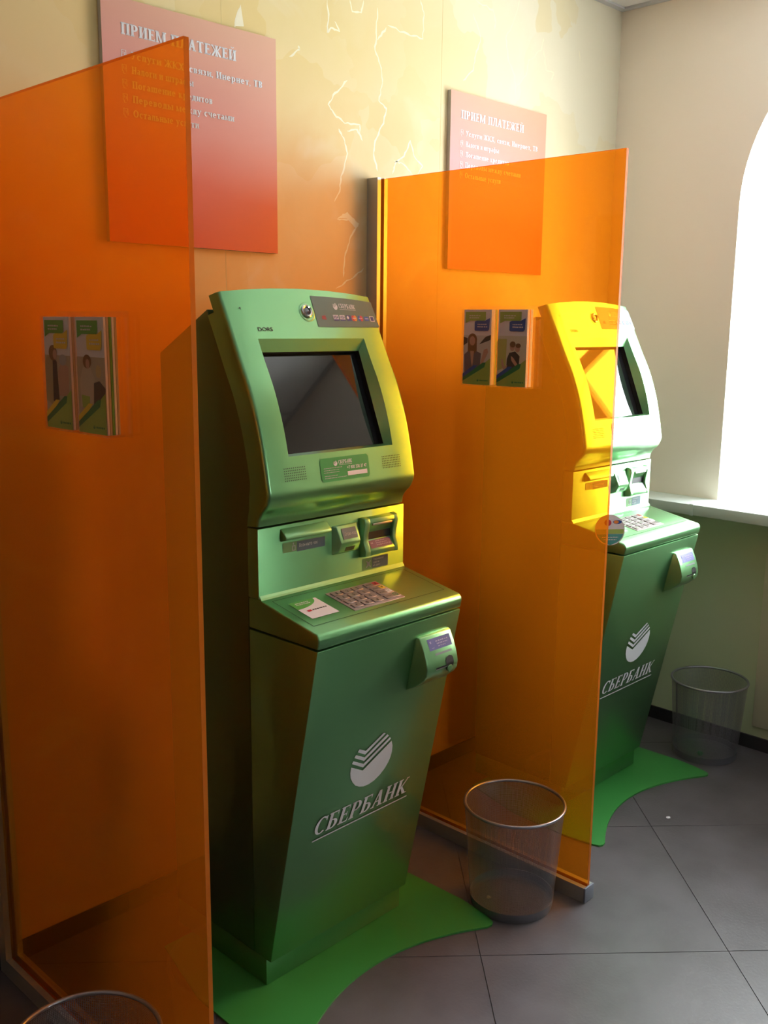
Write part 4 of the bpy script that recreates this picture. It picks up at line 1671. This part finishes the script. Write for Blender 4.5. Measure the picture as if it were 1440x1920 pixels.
def make_partition(label):
    P_ = empty('glass_partition', label, 'partition', group='orange glass booth partitions')
    # glass: faces at x = +-.005
    v, f = box_vf(-.005, .005, -PL, -.012, RAILH - .012, PH)
    fm = [0, 0, 1, 1, 1, 1]
    g = obj('glass_panel', v, f, [GLASS, EDGE], P_, smooth=True, fmats=fm, auto=radians(20))
    # floor rail and wall post: channel profile with a groove
    a, b = .0225, .0075

    def channel(name, axis):
        prof = [(-a, 0), (a, 0), (a, .045), (b, .045), (b, .030), (-b, .030), (-b, .045), (-a, .045)]
        if axis == 'y':
            V = [(x, y, z) for y in (-PL, -.043) for x, z in prof]
        else:
            V = [(x, -z, y) for y in (0.001, PH + .004) for x, z in prof]
        n = len(prof)
        F = [(0, 1, 4, 5), (1, 2, 3, 4), (0, 5, 6, 7)]
        F += [tuple(i + n for i in q[::-1]) for q in F[:3]]
        F += [(i, (i + 1) % n, (i + 1) % n + n, i + n) for i in range(n)]
        return obj(name, V, F, ALU, P_)
    channel('floor_rail', 'y')
    channel('wall_post', 'z')
    box('end_cap', -a - .0005, a + .0005, -PL - .005, -PL + .001, 0.0005, .046, ALUCAP, P_, .001)
    return P_


G1 = make_partition('orange glass partition nearest the camera, left of the whole kiosk')
G1.location = (-.4058, 0, 0)
G1.rotation_euler.z = radians(.53)
G2 = copy_tree(G1)
G2['label'] = 'orange glass partition standing between the two kiosks'
G2.location = (.887, 0, 0)
G2.rotation_euler.z = radians(1.165)


# leaflet holders and leaflets. local frame: x across, y into the glass, z up
def holder(label, loc, rz):
    Hd = empty('leaflet_holder', label, 'holder', loc, rz, 'clear leaflet holders')
    wd = .100
    for k in range(2):
        x0 = k * .122
        box('pocket_front', x0 - .003, x0 + wd + .003, -.0355, -.0340, -.004, .212, CLEAR, Hd)
        box('pocket_floor', x0 - .003, x0 + wd + .003, -.0335, -.0005, -.004, -.001, CLEAR, Hd)
        box('pocket_side', x0 - .0045, x0 - .0030, -.0355, -.0005, -.004, .212, CLEAR, Hd)
        box('pocket_side', x0 + wd + .003, x0 + wd + .0045, -.0355, -.0005, -.004, .219, CLEAR, Hd)
    box('back_plate', -.0045, .252, -.0004, .0012, -.004, .221, CLEAR, Hd)
    return Hd


def leaflet(kind, label, group, front=True):
    L = empty('leaflet', label, 'leaflet', group=group)
    wd, ht, th = .098, .210, .0046
    edge = {0: PAPER, 1: GREENP, 2: ORANGEP, 3: BEIGEP}[random.choice((0, 0, 1, 2, 3))] if not front else LIMEP
    box('pages', 0, wd, -th, 0, 0, ht, edge if not front else PAPER, L, .0003, segs=1)
    fn = plane_fn((0, -th, 0), (1, 0, 0), (0, 0, 1), (0, -1, 0))

    def pr(pts, mt, off):
        lay('cover_print', [(a * wd, b * ht) for a, b in pts], [tuple(range(len(pts)))], fn, mt, L, off)

    def rc(a, b, c, d):
        return [(a, c), (b, c), (b, d), (a, d)]
    if not front:
        return L
    # photo field, green foot, ribbons
    photo = {'car': GREYP, 'phone': BEIGEP, 'couple': BEIGEP, 'family': BEIGEP}[kind]
    if kind in ('car', 'phone'):
        pr(rc(0, 1, .12, .66), M('pale_photo', (.62, .62, .60), .5) if kind == 'car' else M('pale_warm_photo', (.66, .64, .50), .5), .0004)
    else:
        pr(rc(0, 1, .10, .66), BEIGEP, .0004)
    if kind == 'car':
        pr([(.0, .52), (.15, .56), (.15, .62), (.0, .64)], DARKP, .0006)
        pr([(.58, .54), (.98, .60), (1, .67), (.8, .64)], DARKP, .0006)
        pr(ell(.33, .60, .17, .085), HAIRP, .0008)
        pr([(.17, .60), (.49, .60), (.50, .36), (.16, .36)], HAIRP, .0007)
        pr(ell(.33, .585, .105, .062), SKINP, .0010)
        pr([(.05, .16), (.62, .22), (.66, .42), (.48, .45), (.38, .40), (.28, .40), (.18, .45), (.04, .40)], M('patterned_blouse_print', (.16, .13, .17), .5), .0009)
        pr([(.26, .45), (.40, .45), (.37, .30), (.34, .24), (.30, .30)], SKINP, .0012)
        pr([(.62, .26), (.75, .30), (.92, .44), (.88, .49), (.76, .47)], SKINP, .0011)
    elif kind == 'phone':
        pr([(0, .2), (.3, .25), (.32, .62), (0, .62)], M('yellow_green_photo', (.50, .52, .14), .5), .0006)
        pr([(.32, .19), (.75, .24), (.78, .40), (.62, .46), (.42, .44), (.34, .36)], DARKP, .0008)
        pr(ell(.52, .52, .09, .055), SKINP, .0010)
        pr(ell(.53, .55, .10, .04), HAIRP, .0011)
        pr(ell(.70, .50, .085, .05), SKINP, .0010)
        pr(ell(.72, .535, .09, .03), HAIRP, .0011)
        pr([(.48, .40), (.56, .38), (.78, .26), (.72, .23), (.5, .34)], SKINP, .0012)
        pr([(.14, .36), (.20, .35), (.26, .26), (.36, .28), (.34, .23), (.22, .22), (.16, .28)], SKINP, .0012)
    elif kind == 'couple':
        pr([(0, .25), (.30, .20), (.34, .62), (.12, .66), (0, .60)], M('tan_coat_print', (.42, .35, .20), .5), .0006)
        pr([(.28, .24), (.52, .26), (.48, .60), (.32, .66)], DARKP, .0008)
        pr(ell(.34, .68, .16, .07), HAIRP, .0009)
        pr(ell(.42, .665, .08, .045), SKINP, .0011)
        pr([(.52, .30), (.90, .30), (.92, .56), (.66, .60), (.5, .52)], SKINP, .0007)
        pr(ell(.72, .62, .14, .05), GREYP, .0010)
    else:
        pr([(.10, .22), (.60, .26), (.62, .48), (.48, .57), (.22, .57), (.10, .46)], M('cream_coat_print', (.60, .50, .38), .5), .0007)
        pr(ell(.38, .62, .15, .06), HAIRP, .0009)
        pr(ell(.40, .60, .07, .042), SKINP, .0011)
        pr([(.56, .20), (.95, .20), (1, .40), (.80, .46), (.60, .44)], DARKP, .0010)
        pr(ell(.78, .54, .10, .055), M('blond_hair_print', (.60, .45, .22), .5), .0011)
        pr([(.16, .22), (.42, .22), (.44, .32), (.14, .33)], LIMEP, .0012)
    pr([(0, 0), (1, 0), (1, .36), (.72, .27), (.0, .07)], LIMEP, .0014)
    r1 = BLUEP if kind in ('car', 'phone') else YELLOWP
    pr([(0, .04), (.80, .24), (.84, .30), (.74, .30), (.0, .09)], DGREENP, .0017)
    pr([(0, .09), (.40, .20), (.55, .26), (.40, .26), (.0, .14)], r1, .0020)
    V, F = emblem(.055, .0125, .05)
    lay('cover_print', V, F, fn, DGREENP, L, .0018)
    V, F = ticks(.062, .092, .0105, 6, .004, 3)
    lay('cover_print', V, F, fn, DGREENP, L, .0018)
    # speech bubbles
    pr([(.06, .86), (.06, .97), (.80, .97), (.80, .87), (.76, .855), (.24, .855), (.06, .82)], GREENP if kind in ('couple', 'family') else LIMEP, .0010)
    V, F = merge(ticks(.02, .06, .192, 6, .003, 5), ticks(.02, .055, .186, 5, .003, 6))
    lay('cover_print', V, F, fn, PAPER, L, .0013)
    bub = BLUEP if kind in ('car', 'phone') else YELLOWP
    pr([(.40, .73), (.44, .72), (.88, .72), (.93, .745), (.95, .89), (.78, .855), (.48, .855), (.40, .84)], bub, .0014)
    V, F = merge(ticks(.05, .082, .168, 5, .003, 7), ticks(.05, .086, .161, 5, .0035, 8))
    lay('cover_print', V, F, fn, PAPER, L, .0018)
    return L


def fill_holder(Hd, kinds, labels, where, n=5):
    for k in range(2):
        grp = 'leaflets in the %s pocket of the holder on the %s partition' % (('left', 'right')[k], where)
        for i in range(n):
            if i == 0:
                L = leaflet(kinds[k], labels[k], grp)
            else:
                L = leaflet(kinds[k], '%s leaflet behind the %s cover in the %s holder' % (('', 'second', 'third', 'fourth', 'rearmost')[i], kinds_txt[kinds[k]], where), grp, False)
            off = Vector((k * .122 + .001, -.0272 + i * .0054, random.choice((0, 0, .0, .0))))
            L.location = Hd.matrix_world @ off
            L.rotation_euler = Hd.rotation_euler


kinds_txt = {'car': 'smiling blonde woman', 'phone': 'hugging pair', 'couple': 'tan coat', 'family': 'mother and child'}


def on_glass(G, s, off, z):
    r_ = G.rotation_euler.z
    return (G.location.x + off * cos(r_) - sin(r_) * s, off * sin(r_) + cos(r_) * s, z)


H2 = holder('clear acrylic two-pocket leaflet holder on the middle partition between the kiosks', on_glass(G2, -.408, -.0066, 1.455), G2.rotation_euler.z - pi / 2)
H1 = holder('clear acrylic two-pocket leaflet holder on the nearest partition at the left edge', on_glass(G1, -.447, -.0066, 1.419), G1.rotation_euler.z - pi / 2)
bpy.context.view_layer.update()
fill_holder(H2, ('car', 'phone'), ('leaflet with a long-haired woman and a blue bubble, in the middle partition holder',
                                 'leaflet with a hugging pair and a blue bubble, in the middle partition holder'), 'middle')
fill_holder(H1, ('couple', 'family'), ('leaflet with a tan-coated figure and a yellow bubble, left pocket of the nearest holder',
                                     'leaflet with a mother and blond child and a yellow bubble, right nearest pocket'), 'nearest')


# ============================================================ posters
def make_poster(label, x, z):
    B = empty('wall_poster', label, 'poster', (x, -.0005, z), 0, 'payment information boards')
    bd = box('board', 0, .533, -.014, 0, 0, .570, [BOARD_EDGE, POSTER], B)
    for p_ in bd.data.polygons:
        if p_.normal.y < -.9:
            p_.material_index = 1
    fn = plane_fn((0, -.014, 0), (1, 0, 0), (0, 0, 1), (0, -1, 0))
    V, F = serif_fit('ПРИЕМ ПЛАТЕЖЕЙ', .052, .396, .4880, .0270, 0, 1, tk=.20, tn=.11, sp=.08)
    lay('heading', V, F, fn, WHITE, B, .0009)
    lines = [('Услуги ЖКХ, связи, Инернет, ТВ', .484), ('Налоги и штрафы', .258), ('Погашение кредитов', .317), ('Переводы между счетами', .386), ('Остальные услуги', .272)]
    for k, (t, x1) in enumerate(lines):
        zb = .4350 - k * .0335
        V, F = serif_fit(t, .078, x1, zb, .0172, 0, 1, tk=.205, tn=.115, sp=.075)
        lay('text_line', V, F, fn, WHITE, B, .0009)
        V, F = merge(rect2(.051, .0525, zb + .002, zb + .018), rect2(.0625, .064, zb + .002, zb + .018), rect2(.051, .064, zb + .017, zb + .018),
                     rect2(.054, .061, zb - .003, zb - .002), rect2(.0545, .056, zb + .008, zb + .015), rect2(.059, .0605, zb + .006, zb + .013), rect2(.054, .0555, zb - .003, zb + .004))
        lay('bullet_icon', V, F, fn, WHITE, B, .0009)
    return B


B1 = make_poster('large salmon payment board at the upper left, behind the nearest glass edge', -.0365, 1.8165)
B2 = copy_tree(B1)
B2['label'] = 'salmon payment board nearer the corner, its lower part behind the middle orange glass'
B2.location = (1.233, -.0005, 1.809)


# ============================================================ wire bins
def make_bin(label):
    Bn = empty('wire_bin', label, 'waste bin', group='round silver wire waste bins')
    R_, r_, h = .1441, .1165, .3055

    def rr(z):
        return r_ + (R_ - .004 - r_) * (z / h)
    zs = [.026 + (h - .030) * i / 6 for i in range(7)]
    lathe('mesh_side', [(rr(z), z) for z in zs], WIRE, Bn, 96, uvscale=(230, 78))
    t = []
    for i in range(12):
        a = 2 * pi * i / 12
        t.append((R_ - .0045 + .0045 * cos(a), h - .0045 + .0045 * sin(a)))
    lathe('rim', t, RIMM, Bn, 96, closed=True)
    lathe('base_band', [(r_ - .004, .001), (r_ - .001, 0.0005), (rr(.028) + .0012, .028), (rr(.028) - .0010, .028), (r_ - .003, .004)], BASEM, Bn, 96, closed=True)
    lathe('mesh_floor', [(.0005, .010), (.03, .010), (.06, .010), (.09, .010), (r_ - .002, .010)], WIRE, Bn, 64, uvscale=(140, 40))
    zz = [.03, h - .006]
    a0, a1 = 2.30, 2.36
    V = [(rr(z) * cos(a) * s, rr(z) * sin(a) * s, z) for s in (.992, 1.004) for z in zz for a in (a0, a1)]
    obj('seam_strip', V, [(0, 1, 3, 2), (4, 6, 7, 5), (0, 2, 6, 4), (1, 5, 7, 3), (0, 4, 5, 1), (2, 3, 7, 6)], RIMM, Bn)
    return Bn


bn1 = make_bin('silver wire mesh bin in front of the middle partition')
bn1.location = (.7480, -.7300, 0)
bn2 = copy_tree(bn1)
bn2['label'] = 'silver wire mesh bin in the far right corner against the green wall'
bn2.location = (2.0816, -.6481, 0)
bn2.rotation_euler.z = .25
bn3 = copy_tree(bn1)
bn3['label'] = 'silver wire mesh bin cut off at the bottom left, before the nearest partition'
bn3.location = (-.580, -.7383, 0)
bn3.rotation_euler.z = 3.


def scrap(name, label, loc, r, mat, seed, flat=.5):
    rnd = random.Random(seed)
    bm = bmesh.new()
    bmesh.ops.create_icosphere(bm, subdivisions=2, radius=r)
    for v in bm.verts:
        v.co *= rnd.uniform(.7, 1.15)
        v.co.z *= flat
    zmin = min(v.co.z for v in bm.verts)
    for v in bm.verts:
        v.co.z -= zmin
    me = bpy.data.meshes.new(name)
    bm.to_mesh(me)
    bm.free()
    me.materials.append(mat)
    o = bpy.data.objects.new(name, me)
    COL.objects.link(o)
    o.location = loc
    tag(o, label, 'litter')
    return o


scrap('candy_wrapper', 'crumpled green wrapper inside the far corner bin', (2.030, -.655, .0105), .014, DGREENP, 1)
scrap('paper_scrap', 'tiny cream paper scrap inside the bin before the middle partition', (.694, -.690, .0105), .007, BEIGEP, 2)
scrap('paper_scrap', 'tiny white paper scrap lying on the dark floor near the corner kiosk', (1.510, -.809, .0002), .008, PAPER, 3, .25)
